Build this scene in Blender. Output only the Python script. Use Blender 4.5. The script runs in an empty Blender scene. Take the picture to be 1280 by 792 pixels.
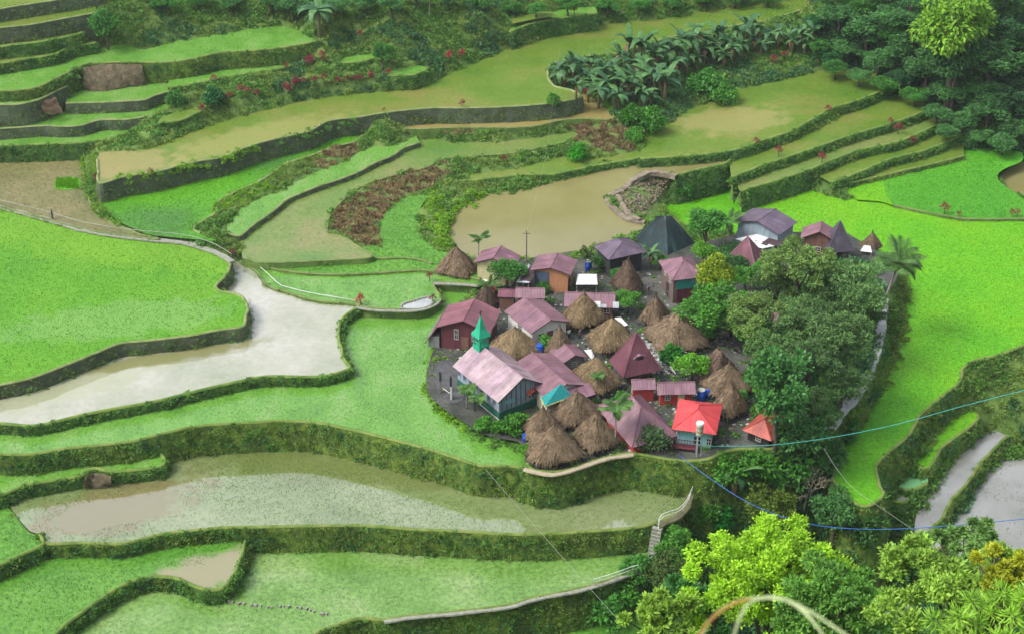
import bpy, math, random
import numpy as np
from mathutils import Vector
random.seed(7); RNG = np.random.default_rng(7)
scn = bpy.context.scene
COL = scn.collection

# ------------------------------------------------------------------ camera
FPX, PW, PH = 1900.0, 1280.0, 792.0
CAMP = np.array([0.0, -173.2, 100.0]); TH = math.radians(30)
FW = np.array([0, math.cos(TH), -math.sin(TH)]); UPV = np.array([0, math.sin(TH), math.cos(TH)])
cd = bpy.data.cameras.new('camera'); cam = bpy.data.objects.new('camera', cd); COL.objects.link(cam)
cam.location = CAMP; cam.rotation_euler = (math.radians(90) - TH, 0, 0)
cd.sensor_width = 36; cd.lens = 36 * FPX / PW; cd.clip_start = 0.3; cd.clip_end = 3000
cd.dof.use_dof = True; cd.dof.focus_distance = 190; cd.dof.aperture_fstop = 3.2
scn.camera = cam

# ------------------------------------------------------------------ daylight (bright overcast)
SUN_EL, SUN_AZ = 52, 250          # compass style: 0 = +Y, 90 = +X
w = bpy.data.worlds.new('World'); scn.world = w; w.use_nodes = True
nt = w.node_tree; nt.nodes.clear()
sky = nt.nodes.new('ShaderNodeTexSky'); sky.sky_type = 'NISHITA'; sky.sun_disc = False
sky.sun_elevation = math.radians(SUN_EL); sky.sun_rotation = math.radians(SUN_AZ)
sky.altitude = 900; sky.air_density = 1.0; sky.dust_density = 6.0; sky.ozone_density = 1.0
hs = nt.nodes.new('ShaderNodeHueSaturation'); hs.inputs['Saturation'].default_value = 0.35
bg = nt.nodes.new('ShaderNodeBackground'); bg.inputs['Strength'].default_value = 0.15
wo = nt.nodes.new('ShaderNodeOutputWorld')
nt.links.new(sky.outputs[0], hs.inputs['Color']); nt.links.new(hs.outputs[0], bg.inputs['Color']); nt.links.new(bg.outputs[0], wo.inputs[0])
sd = bpy.data.lights.new('sun', 'SUN'); sun = bpy.data.objects.new('sun', sd); COL.objects.link(sun)
sd.energy = 1.15; sd.angle = math.radians(18); sd.color = (1.0, 0.95, 0.87)
_az, _el = math.radians(SUN_AZ), math.radians(SUN_EL)
sun.rotation_euler = Vector((math.sin(_az) * math.cos(_el), math.cos(_az) * math.cos(_el), math.sin(_el))).to_track_quat('Z', 'Y').to_euler()
scn.view_settings.view_transform = 'Standard'; scn.view_settings.look = 'None'
scn.view_settings.exposure = 1.45; scn.view_settings.gamma = 1.0
scn.cycles.max_bounces = 5; scn.cycles.diffuse_bounces = 3; scn.cycles.glossy_bounces = 2
scn.cycles.transmission_bounces = 2; scn.cycles.transparent_max_bounces = 4

# ------------------------------------------------------------------ survey: photo ray <-> place
def U(px, py, z):
    d = np.array([(px - 640) / FPX, 0, 0]) + UPV * (-(py - 396) / FPX) + FW
    t = (z - CAMP[2]) / d[2]
    return CAMP + d * t
def ray(px, py):
    d = np.array([(px - 640) / FPX, 0, 0]) + UPV * (-(py - 396) / FPX) + FW
    return d / np.linalg.norm(d)
def proj(P):
    v = np.asarray(P, float) - CAMP; k = v @ FW
    return 640 + FPX * v[0] / k, 396 - FPX * (v @ UPV) / k
def relz(z0, x, y0, y1):
    """height of a point above/below the ground point seen at (x,y0,z0) that is seen at row y1"""
    P = U(x, y0, z0); lo, hi = z0 - 40, z0 + 40
    for _ in range(40):
        m = (lo + hi) / 2
        if proj((P[0], P[1], m))[1] > y1: lo = m
        else: hi = m
    return (lo + hi) / 2

# ------------------------------------------------------------------ object helpers
def tag(o, label=None, cat=None, group=None, kind=None):
    if label: o['label'] = label
    if cat: o['category'] = cat
    if group: o['group'] = group
    if kind: o['kind'] = kind
    return o
def mk(name, data, parent=None):
    o = bpy.data.objects.new(name, data); COL.objects.link(o)
    if parent is not None: o.parent = parent
    return o
def mesh(name, V, F, mat=None, smooth=False):
    me = bpy.data.meshes.new(name)
    V = V.tolist() if isinstance(V, np.ndarray) else V
    F = F.tolist() if isinstance(F, np.ndarray) else F
    me.from_pydata(V, [], F)
    if mat: me.materials.append(mat)
    if smooth: me.polygons.foreach_set('use_smooth', [True] * len(me.polygons))
    me.update(); return me
def obj(name, V, F, mat, parent=None, smooth=False):
    return mk(name, mesh(name, V, F, mat, smooth), parent)
def empty(name, loc, rz=0):
    o = mk(name, None); o.location = loc; o.rotation_euler = (0, 0, rz); o.empty_display_size = .3
    return o
class MB:
    """collects simple solids into one mesh"""
    def __init__(s): s.V = []; s.F = []
    def add(s, V, F):
        n = len(s.V); s.V += [tuple(map(float, v)) for v in V]; s.F += [tuple(i + n for i in f) for f in F]; return s
    def box(s, c, d, rz=0, top=1.0):
        x, y, z = d[0] / 2, d[1] / 2, d[2] / 2; ca, sa = math.cos(rz), math.sin(rz); V = []
        for zz, k in ((-z, 1), (z, top)):
            for sx, sy in ((-1, -1), (1, -1), (1, 1), (-1, 1)):
                a, b = sx * x * k, sy * y * k
                V.append((c[0] + a * ca - b * sa, c[1] + a * sa + b * ca, c[2] + zz))
        return s.add(V, [(3, 2, 1, 0), (4, 5, 6, 7), (0, 1, 5, 4), (1, 2, 6, 5), (2, 3, 7, 6), (3, 0, 4, 7)])
    def tube(s, pts, r, n=6, cap=True):
        pts = [Vector(p) for p in pts]; m = len(pts); V = []; F = []
        rr = r if hasattr(r, '__len__') else [r] * m
        for i, p in enumerate(pts):
            t = (pts[min(i + 1, m - 1)] - pts[max(i - 1, 0)])
            t = t.normalized() if t.length > 1e-9 else Vector((0, 0, 1))
            a = t.cross(Vector((0, 0, 1)) if abs(t.z) < .9 else Vector((1, 0, 0))).normalized(); b = t.cross(a)
            for k in range(n):
                q = 2 * math.pi * k / n; V.append(p + (a * math.cos(q) + b * math.sin(q)) * rr[i])
        for i in range(m - 1):
            for k in range(n):
                k2 = (k + 1) % n; F.append((i * n + k, i * n + k2, (i + 1) * n + k2, (i + 1) * n + k))
        if cap: F.append(tuple(range(n))[::-1]); F.append(tuple((m - 1) * n + k for k in range(n)))
        return s.add(V, F)
    def slab(s, quad, th):
        """thick sheet from 4 (or 3) corners; th along -normal"""
        Q = [Vector(q) for q in quad]; n = (Q[1] - Q[0]).cross(Q[-1] - Q[0]).normalized()
        k = len(Q); V = Q + [q - n * th for q in Q]
        F = [tuple(range(k)), tuple(range(2 * k - 1, k - 1, -1))] + [(i, i + k, (i + 1) % k + k, (i + 1) % k) for i in range(k)]
        return s.add(V, F)
    def build(s, name, mat, parent=None, smooth=False): return obj(name, s.V, s.F, mat, parent, smooth)
def vnoise(x, y, z=0.0):
    return (np.sin(x * 1.7 + 1.3 * np.sin(y * 1.1 + z)) + np.sin(y * 2.3 + 1.7 * np.sin(x * .9 - z)) + np.sin(z * 2.9 + x * .7 + y * 1.3)) / 3

# ------------------------------------------------------------------ materials
HAZE = .00009
TONE = .8          # overall albedo of soil, crops, stone and paint
def ramp(N, pos_cols, k=1.0):
    r = N.new('ShaderNodeValToRGB'); e = r.color_ramp.elements
    while len(e) > 1: e.remove(e[0])
    e[0].position = pos_cols[0][0]; e[0].color = (*[v * k for v in pos_cols[0][1]], 1)
    for p, c in pos_cols[1:]:
        q = e.new(p); q.color = (*[v * k for v in c], 1)
    return r
def newmat(name):
    m = bpy.data.materials.new(name); m.use_nodes = True; t = m.node_tree; t.nodes.clear()
    out = t.nodes.new('ShaderNodeOutputMaterial'); b = t.nodes.new('ShaderNodeBsdfPrincipled')
    t.links.new(b.outputs[0], out.inputs[0]); return m, t, b, out
def noisemat(name, cols, scale=1.0, rough=.8, detail=6, bump=0.0, bscale=8.0, spec=.3, stretch=(1, 1, 1), fine=None, metallic=0, ior=None, space='world'):
    """cols: [(pos,rgb)...] over a noise; optional fine second noise multiplies value"""
    m, t, b, out = newmat(name); N = t.nodes; L = t.links
    if space == 'world':
        g = N.new('ShaderNodeNewGeometry'); src = g.outputs['Position']
    else:
        g = N.new('ShaderNodeTexCoord'); src = g.outputs['Object']
    mp = N.new('ShaderNodeMapping'); mp.inputs['Scale'].default_value = stretch; L.new(src, mp.inputs[0])
    n = N.new('ShaderNodeTexNoise'); n.inputs['Scale'].default_value = scale; n.inputs['Detail'].default_value = detail; n.inputs['Roughness'].default_value = .62
    L.new(mp.outputs[0], n.inputs['Vector']); r = ramp(N, cols, TONE); L.new(n.outputs['Fac'], r.inputs[0]); c = r.outputs[0]
    if fine:
        n2 = N.new('ShaderNodeTexNoise'); n2.inputs['Scale'].default_value = fine[0]; n2.inputs['Detail'].default_value = 3; L.new(mp.outputs[0], n2.inputs['Vector'])
        mr = N.new('ShaderNodeMapRange'); mr.inputs['From Min'].default_value = .3; mr.inputs['From Max'].default_value = .7
        mr.inputs['To Min'].default_value = fine[1]; mr.inputs['To Max'].default_value = fine[2]; L.new(n2.outputs['Fac'], mr.inputs[0])
        mx = N.new('ShaderNodeMix'); mx.data_type = 'RGBA'; mx.blend_type = 'MULTIPLY'; mx.inputs['Factor'].default_value = 1
        L.new(c, mx.inputs[6]); L.new(mr.outputs[0], mx.inputs[7]); c = mx.outputs[2]
    L.new(c, b.inputs['Base Color']); b.inputs['Roughness'].default_value = rough; b.inputs['Specular IOR Level'].default_value = spec; b.inputs['Metallic'].default_value = metallic
    if ior: b.inputs['IOR'].default_value = ior
    if bump:
        n3 = N.new('ShaderNodeTexNoise'); n3.inputs['Scale'].default_value = bscale; n3.inputs['Detail'].default_value = 5; L.new(mp.outputs[0], n3.inputs['Vector'])
        bp = N.new('ShaderNodeBump'); bp.inputs['Strength'].default_value = bump; bp.inputs['Distance'].default_value = .1; L.new(n3.outputs['Fac'], bp.inputs['Height']); L.new(bp.outputs[0], b.inputs['Normal'])
    return m
def leafmat(name, dark, light, trans=.25, scale=.6, rough=.55, objcol=False):
    m, t, b, out = newmat(name); N = t.nodes; L = t.links
    g = N.new('ShaderNodeNewGeometry'); n = N.new('ShaderNodeTexNoise'); n.inputs['Scale'].default_value = scale; n.inputs['Detail'].default_value = 4
    L.new(g.outputs['Position'], n.inputs['Vector'])
    wn = N.new('ShaderNodeTexWhiteNoise'); wn.noise_dimensions = '3D'
    sn = N.new('ShaderNodeVectorMath'); sn.operation = 'SNAP'; sn.inputs[1].default_value = (.35, .35, .35); L.new(g.outputs['Position'], sn.inputs[0]); L.new(sn.outputs[0], wn.inputs['Vector'])
    ad = N.new('ShaderNodeMath'); ad.operation = 'MULTIPLY_ADD'; ad.inputs[1].default_value = .45; L.new(wn.outputs['Value'], ad.inputs[0])
    su = N.new('ShaderNodeMath'); su.operation = 'SUBTRACT'; su.inputs[1].default_value = .2; L.new(n.outputs['Fac'], su.inputs[0]); L.new(su.outputs[0], ad.inputs[2])
    r = ramp(N, [(.2, dark), (.75, light)]); L.new(ad.outputs[0], r.inputs[0]); c = r.outputs[0]
    if objcol:
        oi = N.new('ShaderNodeObjectInfo'); mx = N.new('ShaderNodeMix'); mx.data_type = 'RGBA'; mx.blend_type = 'MULTIPLY'; mx.inputs['Factor'].default_value = 1
        L.new(c, mx.inputs[6]); L.new(oi.outputs['Color'], mx.inputs[7]); c = mx.outputs[2]
    L.new(c, b.inputs['Base Color']); b.inputs['Roughness'].default_value = rough; b.inputs['Specular IOR Level'].default_value = .25
    tr = N.new('ShaderNodeBsdfTranslucent'); L.new(c, tr.inputs[0]); ms = N.new('ShaderNodeMixShader'); ms.inputs[0].default_value = trans
    L.new(b.outputs[0], ms.inputs[1]); L.new(tr.outputs[0], ms.inputs[2]); L.new(ms.outputs[0], out.inputs[0])
    return m
def plain(name, c, rough=.7, var=.15, scale=3.0, bump=0, spec=.3, metallic=0, bscale=8):
    a = tuple(max(0, x * (1 - var)) for x in c); b = tuple(min(1, x * (1 + var)) for x in c)
    return noisemat(name, [(.3, a), (.7, b)], scale=scale, rough=rough, bump=bump, spec=spec, metallic=metallic, bscale=bscale)
# ------------------------------------------------------------------ terrace survey
Z = dict(L3=0.0, L2=1.0, L1=2.7, M2=1.2, M1=1.4, N1=2.1, N5=1.5, N4=2.7, N2=3.3, N3=3.0, P1=.3, N6=1.1,
         R1=-4.2, R2=-3.9, R3=-3.9, R0=-5.7, P6=-3.4, P5=-2.3, P4=-1.1, P3=.1, P2=1.5, R4=-8.0, R5=-10.6, R6=-12.6, R7=-16.0, R8=-9.0, R9=-9.5, VG=.6)
Z['L4'] = relz(0, 100, 557, 577); Z['L5'] = relz(0, 320, 529, 560); Z['L6'] = Z['L5'] + .05
Z['L7'] = relz(Z['L5'], 150, 681, 694); Z['L8'] = relz(Z['L5'], 480, 659, 685); Z['L9'] = relz(Z['L8'], 690, 744, 786)
Z['Q1'] = relz(Z['N2'], 225, 232, 210); Z['Q2'] = relz(Z['Q1'], 640, 134, 152); Z['U1'] = relz(Z['Q1'], 690, 48, 29)
Z['S1'] = Z['Q1'] + 1.6; Z['S2'] = Z['Q1'] + 2.2; Z['S3'] = Z['U1'] + .9; Z['S4'] = Z['Q1'] + 3.4
Z['T10'] = relz(Z['N3'], 62, 200, 182); Z['T9'] = relz(Z['T10'], 100, 170, 158); Z['T8'] = relz(Z['T9'], 125, 141, 129)
Z['T6'] = relz(Z['T9'], 50, 151, 126); Z['T5'] = relz(Z['T6'], 25, 125, 114); Z['T7'] = relz(Z['T5'], 250, 74, 93)
Z['T4'] = relz(Z['T5'], 37, 86, 75); Z['T3'] = relz(Z['T4'], 37, 70, 57); Z['T2'] = relz(Z['T3'], 50, 49, 31); Z['T1'] = relz(Z['T2'], 50, 21, 6)

# key: (front edge left to right with the field on its left, back edge, wall span(s) as fractions of the front, surface, wall style, what the label says)
FD = {}
def F(k, front, back, surf, wall='hedge', lab='', wlab='', spans=None):
    FD[k] = dict(front=front, back=back, surf=surf, wall=wall, lab=lab, wlab=wlab, spans=spans)
F('L1', [(-40,490),(0,482),(40,473),(80,458),(120,442),(150,430),(180,427),(240,420),(270,414),(303,409),(308,395),(310,380),(300,369),(275,364),(270,358),(277,352),(286,340),(289,327)],
  [(275,318),(230,303),(170,298),(110,289),(60,275),(0,258),(-40,248)], 'rice_bright', 'stone', 'wide bright green rice field filling the left side below the walkway', 'dark stone wall with a pale rim holding the wide bright green field')
F('L2', [(-40,533),(0,531),(37,534),(60,531),(100,521),(140,513),(200,502),(260,487),(320,474),(340,472),(402,472),(437,462),(432,450),(425,430),(424,415),(430,398),(447,386),(452,381)],
  [(407,374),(382,368),(357,360),(340,352),(325,338),(305,326),(285,326),(275,350),(280,390),(150,405),(0,455),(-40,462)], 'water_pale', 'hedge', 'pale milky flooded paddy curving round the bright green field', 'leafy bank along the lower edge of the pale milky paddy')
F('L3', [(-40,570),(0,569),(40,569),(80,562),(130,557),(165,553),(200,544),(240,535),(280,531),(320,529),(345,527),(390,529),(420,534),(460,543),(500,553),(540,564),(575,575),(600,583),(640,584),(664,588)],
  [(668,560),(655,540),(600,500),(570,450),(565,400),(600,357),(600,348),(545,368),(500,378),(445,373),(415,398),(412,450),(320,458),(200,485),(37,518),(-40,518)], 'rice_mid', 'mossy', 'long green seedling field that wraps round to the church yard', 'tall mossy wall with a light rim below the church side field')
F('L4', [(-40,630),(0,621),(33,608),(67,602),(103,596),(117,587),(140,591),(167,589),(200,585),(207,578),(200,563)],
  [(190,546),(130,551),(80,556),(-40,564)], 'rice_mid', 'hedge', 'narrow green field with a bump in its rim at the left edge', 'dark hedge wall with a stone bulge below the narrow left field')
F('L5', [(10,629),(22,646),(37,663),(50,668),(54,679),(62,681),(100,680),(150,681),(175,676),(200,669),(235,665),(275,661),(320,660),(420,658),(470,659),(520,663),(570,665),(640,669),(690,668),(740,665),(790,661),(815,656),(847,644),(855,636),(857,626),(865,613),(877,603),(890,597)],
  [(880,583),(800,588),(700,597),(640,572),(540,555),(460,530),(390,515),(320,515),(240,520),(205,535),(190,570),(100,585),(0,608)], 'paddy_grey', 'mossy', 'broad grey and brown flooded paddy below the tall mossy wall', 'long straight mossy wall below the broad grey paddy', [(.09, .9)])
F('L6', [(-40,722),(0,708),(25,696),(54,682),(50,670),(37,665),(22,648),(8,631)], [(-40,617)], 'rice_green', 'hedge', 'small green corner field left of the broad grey paddy', 'hedged corner wall under the small left corner field', [(0, .62)])
F('L7', [(60,806),(75,790),(85,780),(100,769),(120,755),(142,740),(162,730),(180,724),(200,722),(222,725),(240,733),(260,739),(275,738),(287,730),(295,716),(302,699),(309,674)],
  [(309,652),(235,650),(150,665),(62,667),(0,685),(-40,700),(-40,806)], 'rice_patchy', 'hedge', 'green field with a muddy puddle in its pointed corner', 'low hooked hedge wall round the field with the muddy corner')
F('L8', [(380,806),(400,790),(420,783),(440,776),(455,774),(480,776),(495,774),(510,771),(545,768),(595,763),(640,757),(665,749),(715,739),(740,733),(765,725),(790,716),(800,714),(810,699),(818,676),(822,657)],
  [(815,645),(700,650),(500,640),(300,645),(200,680),(100,735),(20,806)], 'rice_light', 'mossy', 'long light green field along the bottom of the view', 'dark mossy wall at the bottom edge under the concrete rim', [(0, .9)])
F('L9', [(470,860),(820,830)], [(800,735),(640,760),(470,775)], 'rice_green', None, 'lowest green field glimpsed at the bottom edge')
F('M2', [(300,327),(320,339),(335,358),(357,365),(382,373),(407,378),(432,379),(452,383),(460,385),(500,387),(530,386),(545,380),(551,373),(545,360),(541,354),(570,354),(600,357)],
  [(600,338),(527,326),(495,326),(395,328),(340,321),(310,313)], 'rice_mid', 'low', 'smooth green field beside the little ornamental pond', 'thin pale rim wall bordering the ornamental pond field')
F('M1', [(325,332),(350,338),(395,343),(445,343),(495,340),(527,338),(542,340),(570,343),(600,350)], [(605,331),(552,314),(535,316),(460,308),(395,313),(325,315)], 'rice_green', 'low', 'slim green strip field just above the pond field', 'low grassy step under the slim green strip')
F('N1', [(303,322),(320,328),(335,329),(395,327),(460,323),(467,321),(460,316),(445,307),(430,296),(412,293),(410,283),(413,270),(432,248),(460,230),(495,219),(532,210),(557,199),(600,195),(640,192),(690,182),(718,174)],
  [(722,163),(640,176),(570,178),(530,172),(490,188),(455,206),(400,224),(365,236),(340,258),(310,280),(299,300)], 'olive_green', 'low', 'curved olive field sweeping up behind the brown thicket', 'low earth rim along the curved olive field')
F('N5', [(462,324),(495,323),(520,324),(540,330)], [(556,330),(552,318),(535,303),(527,290),(522,273),(525,260),(535,245),(527,243),(500,250),(480,268),(475,278),(475,298),(480,311)], 'rice_green', 'low', 'green tongue of rice between brown thicket and lime bank', 'low grassy step under the green tongue of rice')
F('N4', [(283,292),(299,296),(308,290),(320,280),(335,270),(350,258),(360,250),(395,235),(425,225),(450,215),(470,204),(490,196),(505,186),(525,179)],
  [(520,170),(485,183),(467,182),(452,188),(430,202),(402,212),(382,222),(345,240),(320,250),(285,273)], 'rice_mid', 'stone', 'thin green ribbon field along a dark stone wall', 'smooth dark stone wall under the thin ribbon field')
F('N2', [(128,262),(145,275),(170,287),(190,294),(240,299),(268,301),(262,296),(243,287),(250,280),(265,271),(272,264),(270,256),(290,243),(320,230),(345,215),(365,203),(387,196),(420,184),(445,178),(452,171),(470,163),(497,156)],
  [(500,147),(460,151),(400,166),(340,181),(275,200),(225,216),(160,226),(122,234)], 'rice_two', 'stone', 'two tone bright green field narrowing to a strip uphill', 'rough stone wall with bushes below the two tone green field', [(.33, 1)])
F('N3', [(-40,250),(0,259),(60,275),(110,288),(170,297),(200,300),(195,298),(172,292),(150,283),(135,275),(120,262),(112,250),(108,235),(103,203)], [(95,190),(25,190),(-40,200)], 'stubble', 'low', 'brown stubble paddy with a square green seedbed', 'narrow grassy rim round the brown stubble paddy')
F('Q1', [(121,200),(122,215),(125,230),(155,222),(190,217),(225,208),(250,202),(275,198),(320,181),(365,170),(387,165),(412,152),(450,147),(480,142),(537,136),(580,136),(640,134),(690,130),(722,124),(728,121),(715,113),(692,107),(685,92),(692,80),(727,72),(775,67),(840,47),(890,40),(922,32),(960,26),(1010,10),(1012,6)],
  [(1005,-2),(960,5),(905,10),(840,22),(790,27),(752,31),(695,42),(665,55),(640,59),(612,70),(570,88),(540,101),(500,112),(460,116),(420,120),(377,126),(357,132),(320,140),(275,152),(230,168),(200,182),(165,188),(125,190)], 'olive', 'stone', 'long olive green paddy crossing the whole hillside', 'long grey stone wall under the olive hillside paddy')
F('Q2', [(500,161),(520,162),(570,160),(640,160),(670,158),(702,151),(732,149),(760,150),(770,146)], [(750,130),(722,114),(690,118),(640,122),(537,124),(495,148)], 'tan', 'low', 'thin tan strip of water under the long stone wall', 'brown crumbling rim of the thin tan strip')
F('N6', [(574,228),(600,226),(654,220),(694,219),(747,208),(794,200),(803,197)], [(800,188),(747,198),(704,196),(647,210),(590,218)], 'olive', 'hedge', 'small overgrown olive bench above the brown pond', 'clipped looking hedge bank above the brown pond')
F('P1', [(562,300),(575,320),(600,326),(700,322),(745,308),(800,288),(806,277),(780,270),(765,258),(760,244),(780,235),(795,222),(815,214),(835,217),(845,220),(865,215),(908,205),(914,196)],
  [(907,192),(890,193),(852,198),(802,204),(752,209),(715,220),(677,230),(640,238),(607,243),(585,253),(570,268),(560,285)], 'water_brown', 'hedge', 'large muddy brown pond behind the village', 'green hedge wall at the right end of the muddy pond', [(.83, 1)])
F('P2', [(800,200),(865,196),(908,191),(935,184),(960,175),(990,165),(1017,150),(1040,137),(1072,127),(1110,112),(1134,106)],
  [(1122,99),(1080,86),(1045,85),(1010,92),(960,103),(905,116),(890,126),(857,138),(835,156),(805,171)], 'olive', 'hedge', 'olive green pond below the banana grove', 'uppermost hedge wall on the right with a pale rim')
F('P3', [(914,224),(954,208),(987,197),(1022,185),(1065,170),(1110,157),(1145,145),(1169,134)], [(1140,111),(1100,121),(1047,146),(1010,168),(960,183),(912,203)], 'olive', 'hedge', 'olive strip directly below the grove pond', 'second hedge wall down on the right hand terraces')
F('P4', [(925,241),(937,237),(987,222),(1021,210),(1071,190),(1117,180),(1137,173),(1181,153)], [(1175,141),(1110,161),(1060,176),(987,201),(920,226)], 'olive_green', 'hedge', 'green strip two walls below the grove pond', 'third hedge wall down on the right hand terraces')
F('P5', [(1040,230),(1071,218),(1114,200),(1154,190),(1201,172)], [(1195,158),(1147,166),(1120,176),(1060,196),(1020,218)], 'olive', 'hedge', 'short olive strip above the deep green paddy', 'bushy fourth wall down on the right hand terraces')
F('P6', [(1045,234),(1072,228),(1102,221),(1135,213),(1170,205),(1205,196)], [(1205,178),(1150,194),(1100,206),(1060,222)], 'olive', 'mossy', 'thin grassy ledge behind the deep green paddy', 'lowest wall of the right hand terraces behind the deep green paddy')
F('R2', [(1117,257),(1155,265),(1180,270),(1210,274),(1280,274),(1310,275)], [(1310,262),(1280,249),(1265,238),(1250,228),(1247,218),(1260,209),(1277,202),(1277,191),(1247,186),(1220,185),(1200,189),(1172,199),(1135,208),(1107,218),(1103,220),(1107,243)], 'rice_deep', 'low', 'deep green paddy at the right edge beside a sunken pond', 'low rim between deep green paddy and lime field')
F('R3', [(1072,250),(1100,252),(1117,257)], [(1107,243),(1102,218),(1097,214),(1072,219),(1045,230)], 'rice_lime', None, 'small triangular lime green plot')
F('R0', [(1255,240),(1310,268)], [(1310,205),(1278,200),(1250,220)], 'water_brown', None, 'sunken brown pond cut into the deep green paddy')
F('R1', [(1041,560),(1042,599),(1052,614),(1067,629),(1080,634),(1095,629),(1105,619),(1102,609),(1096,593),(1097,581),(1115,563),(1135,546),(1150,521),(1172,501),(1195,483),(1202,473),(1205,461),(1220,451),(1247,445),(1280,433),(1310,428)],
  [(1310,268),(1280,268),(1210,268),(1155,259),(1120,251),(1072,244),(1057,250),(1017,238),(997,233),(990,228),(960,233),(937,234),(927,231),(890,234),(852,245),(827,263),(870,290),(1000,310),(1100,318),(1125,333),(1132,348),(1139,363),(1130,385),(1126,396),(1124,421),(1112,428),(1102,453),(1085,478),(1067,503),(1049,521),(1040,532)], 'rice_lime', 'mossy', 'vast lime green rice field right of the village', 'tall overgrown wall with a brown rim below the lime field')
F('R4', [(1145,583),(1157,587),(1165,581),(1177,561),(1210,536),(1224,522),(1222,517)], [(1215,512),(1200,518),(1177,538),(1147,573)], 'rice_lime', 'mossy', 'narrow bright green strip under the lime field wall', 'mossy wall with a brown rim under the narrow bright strip')
F('R5', [(1160,692),(1180,682),(1170,671),(1166,660),(1177,651),(1190,626),(1215,597),(1225,581),(1252,552),(1262,545)], [(1240,536),(1232,540),(1200,558),(1182,585),(1165,612),(1145,644),(1144,676)], 'water_grey', 'mossy', 'narrow silver grey pond on the lower right', 'mossy dividing wall between the two grey ponds')
F('R6', [(1180,705),(1240,730),(1310,740)], [(1310,563),(1280,569),(1255,572),(1233,588),(1205,626),(1185,652),(1183,672)], 'water_grey', None, 'wide silver grey pond dotted with dark stubble')
F('R7', [(1080,785),(1150,785)], [(1150,750),(1130,734),(1092,729),(1078,745)], 'water_grey', None, 'little grey pool between the foreground trees')
F('R8', [(1122,611),(1140,614),(1160,605)], [(1160,592),(1130,594)], 'mint', 'hedge', 'small mint green patch of floating weed', 'leafy edge under the mint green weed patch')
F('R9', [(1110,626),(1130,629),(1145,616)], [(1138,610),(1120,610)], 'water_grey', 'hedge', 'tiny grey puddle beside the mint green weed', 'leafy edge under the tiny grey puddle')
F('U1', [(636,42),(665,31),(715,22),(747,18)], [(745,8),(700,12),(640,27)], 'rice_mid', 'hedge', 'small grassy ledge above the long olive paddy', 'rounded hedge wall above the long olive paddy')
F('T1', [(-40,18),(0,12),(37,6),(70,1),(130,-10)], [(130,-22),(-40,-5)], 'olive', 'stone', 'uppermost thin field in the left corner', 'topmost grey wall in the left corner')
F('T2', [(-40,42),(0,36),(37,32),(75,25),(120,17)], [(120,3),(70,-8),(0,2),(-40,8)], 'olive', 'stone', 'second thin field from the left corner top', 'second grey wall from the left corner top')
F('T3', [(-40,66),(0,60),(50,54),(75,49),(97,45),(103,42)], [(100,22),(50,32),(0,42),(-40,47)], 'olive', 'hedge', 'third thin field from the left corner top', 'third mossy wall from the left corner top')
F('T4', [(-40,88),(0,81),(30,76),(70,69),(87,61),(120,55)], [(110,46),(75,52),(0,62),(-40,68)], 'olive', 'hedge', 'thin yellowish field above the upper left green field', 'bushy bank above the upper left green field')
F('T5', [(-40,117),(0,115),(25,114),(50,109),(75,97),(95,87),(107,82),(140,79),(177,79),(207,79),(240,75),(275,67),(320,64),(365,59),(398,52)], [(385,43),(360,33),(320,35),(250,47),(215,52),(182,62),(160,57),(120,57),(75,66),(37,74),(-40,85)], 'rice_mid', 'mossy', 'long green field on the upper left with a broken wall', 'upper left wall with a collapsed brown section')
F('T6', [(-40,134),(0,132),(25,131),(50,125),(72,114),(85,108)], [(85,93),(50,108),(-40,114)], 'rice_mid', 'stone', 'short green field at the left edge under the broken wall', 'high dark wall at the left edge')
F('T7', [(210,110),(220,110),(250,106),(270,100),(320,92),(357,86),(385,78)], [(380,62),(320,71),(250,81),(212,91)], 'rice_mid', 'hedge', 'thin green field above the red flowered bank', 'planted edge above the red flowered bank')
F('T8', [(82,130),(125,129),(180,126),(192,121),(215,114)], [(212,104),(190,102),(150,108),(105,111),(84,120)], 'rice_mid', 'stone', 'green plot below the collapsed wall', 'dark straight wall under the plot below the collapse')
F('T9', [(-40,165),(0,162),(57,158),(75,159),(100,158),(125,151),(160,150),(190,145),(217,135)], [(200,121),(82,131),(50,139),(-40,146)], 'rice_mid', 'stone', 'wavy green field on the left slope', 'wavy dark wall on the left slope')
F('T10', [(-40,188),(0,184),(50,182),(100,180),(140,175),(167,166)], [(160,151),(100,159),(0,166),(-40,168)], 'rice_mid', 'hedge', 'lowest of the left slope fields above the stubble paddy', 'ivy covered wall above the stubble paddy')
F('S1', [(198,156),(225,152),(240,146),(253,140)], [(246,135),(215,142),(199,149)], 'olive', 'hedge', 'tiny olive ledge on the flowered bank', 'short leafy wall under the tiny olive ledge')
F('S2', [(484,96),(505,96),(522,94),(537,86)], [(527,81),(500,85),(487,89)], 'rice_mid', 'hedge', 'small grassy ledge among the shrubs on the upper slope', 'shrubby edge of the small grassy ledge on the slope')
F('S3', [(640,30),(670,24),(700,20)], [(690,16),(660,18),(640,23)], 'olive', None, 'sliver of grass above the round hedge wall')
F('S4', [(425,80),(450,79),(475,72)], [(465,67),(440,69),(428,73)], 'rice_mid', 'hedge', 'pale grassy ledge near the large banana clump', 'short hedge under the pale ledge near the banana clump')
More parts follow.
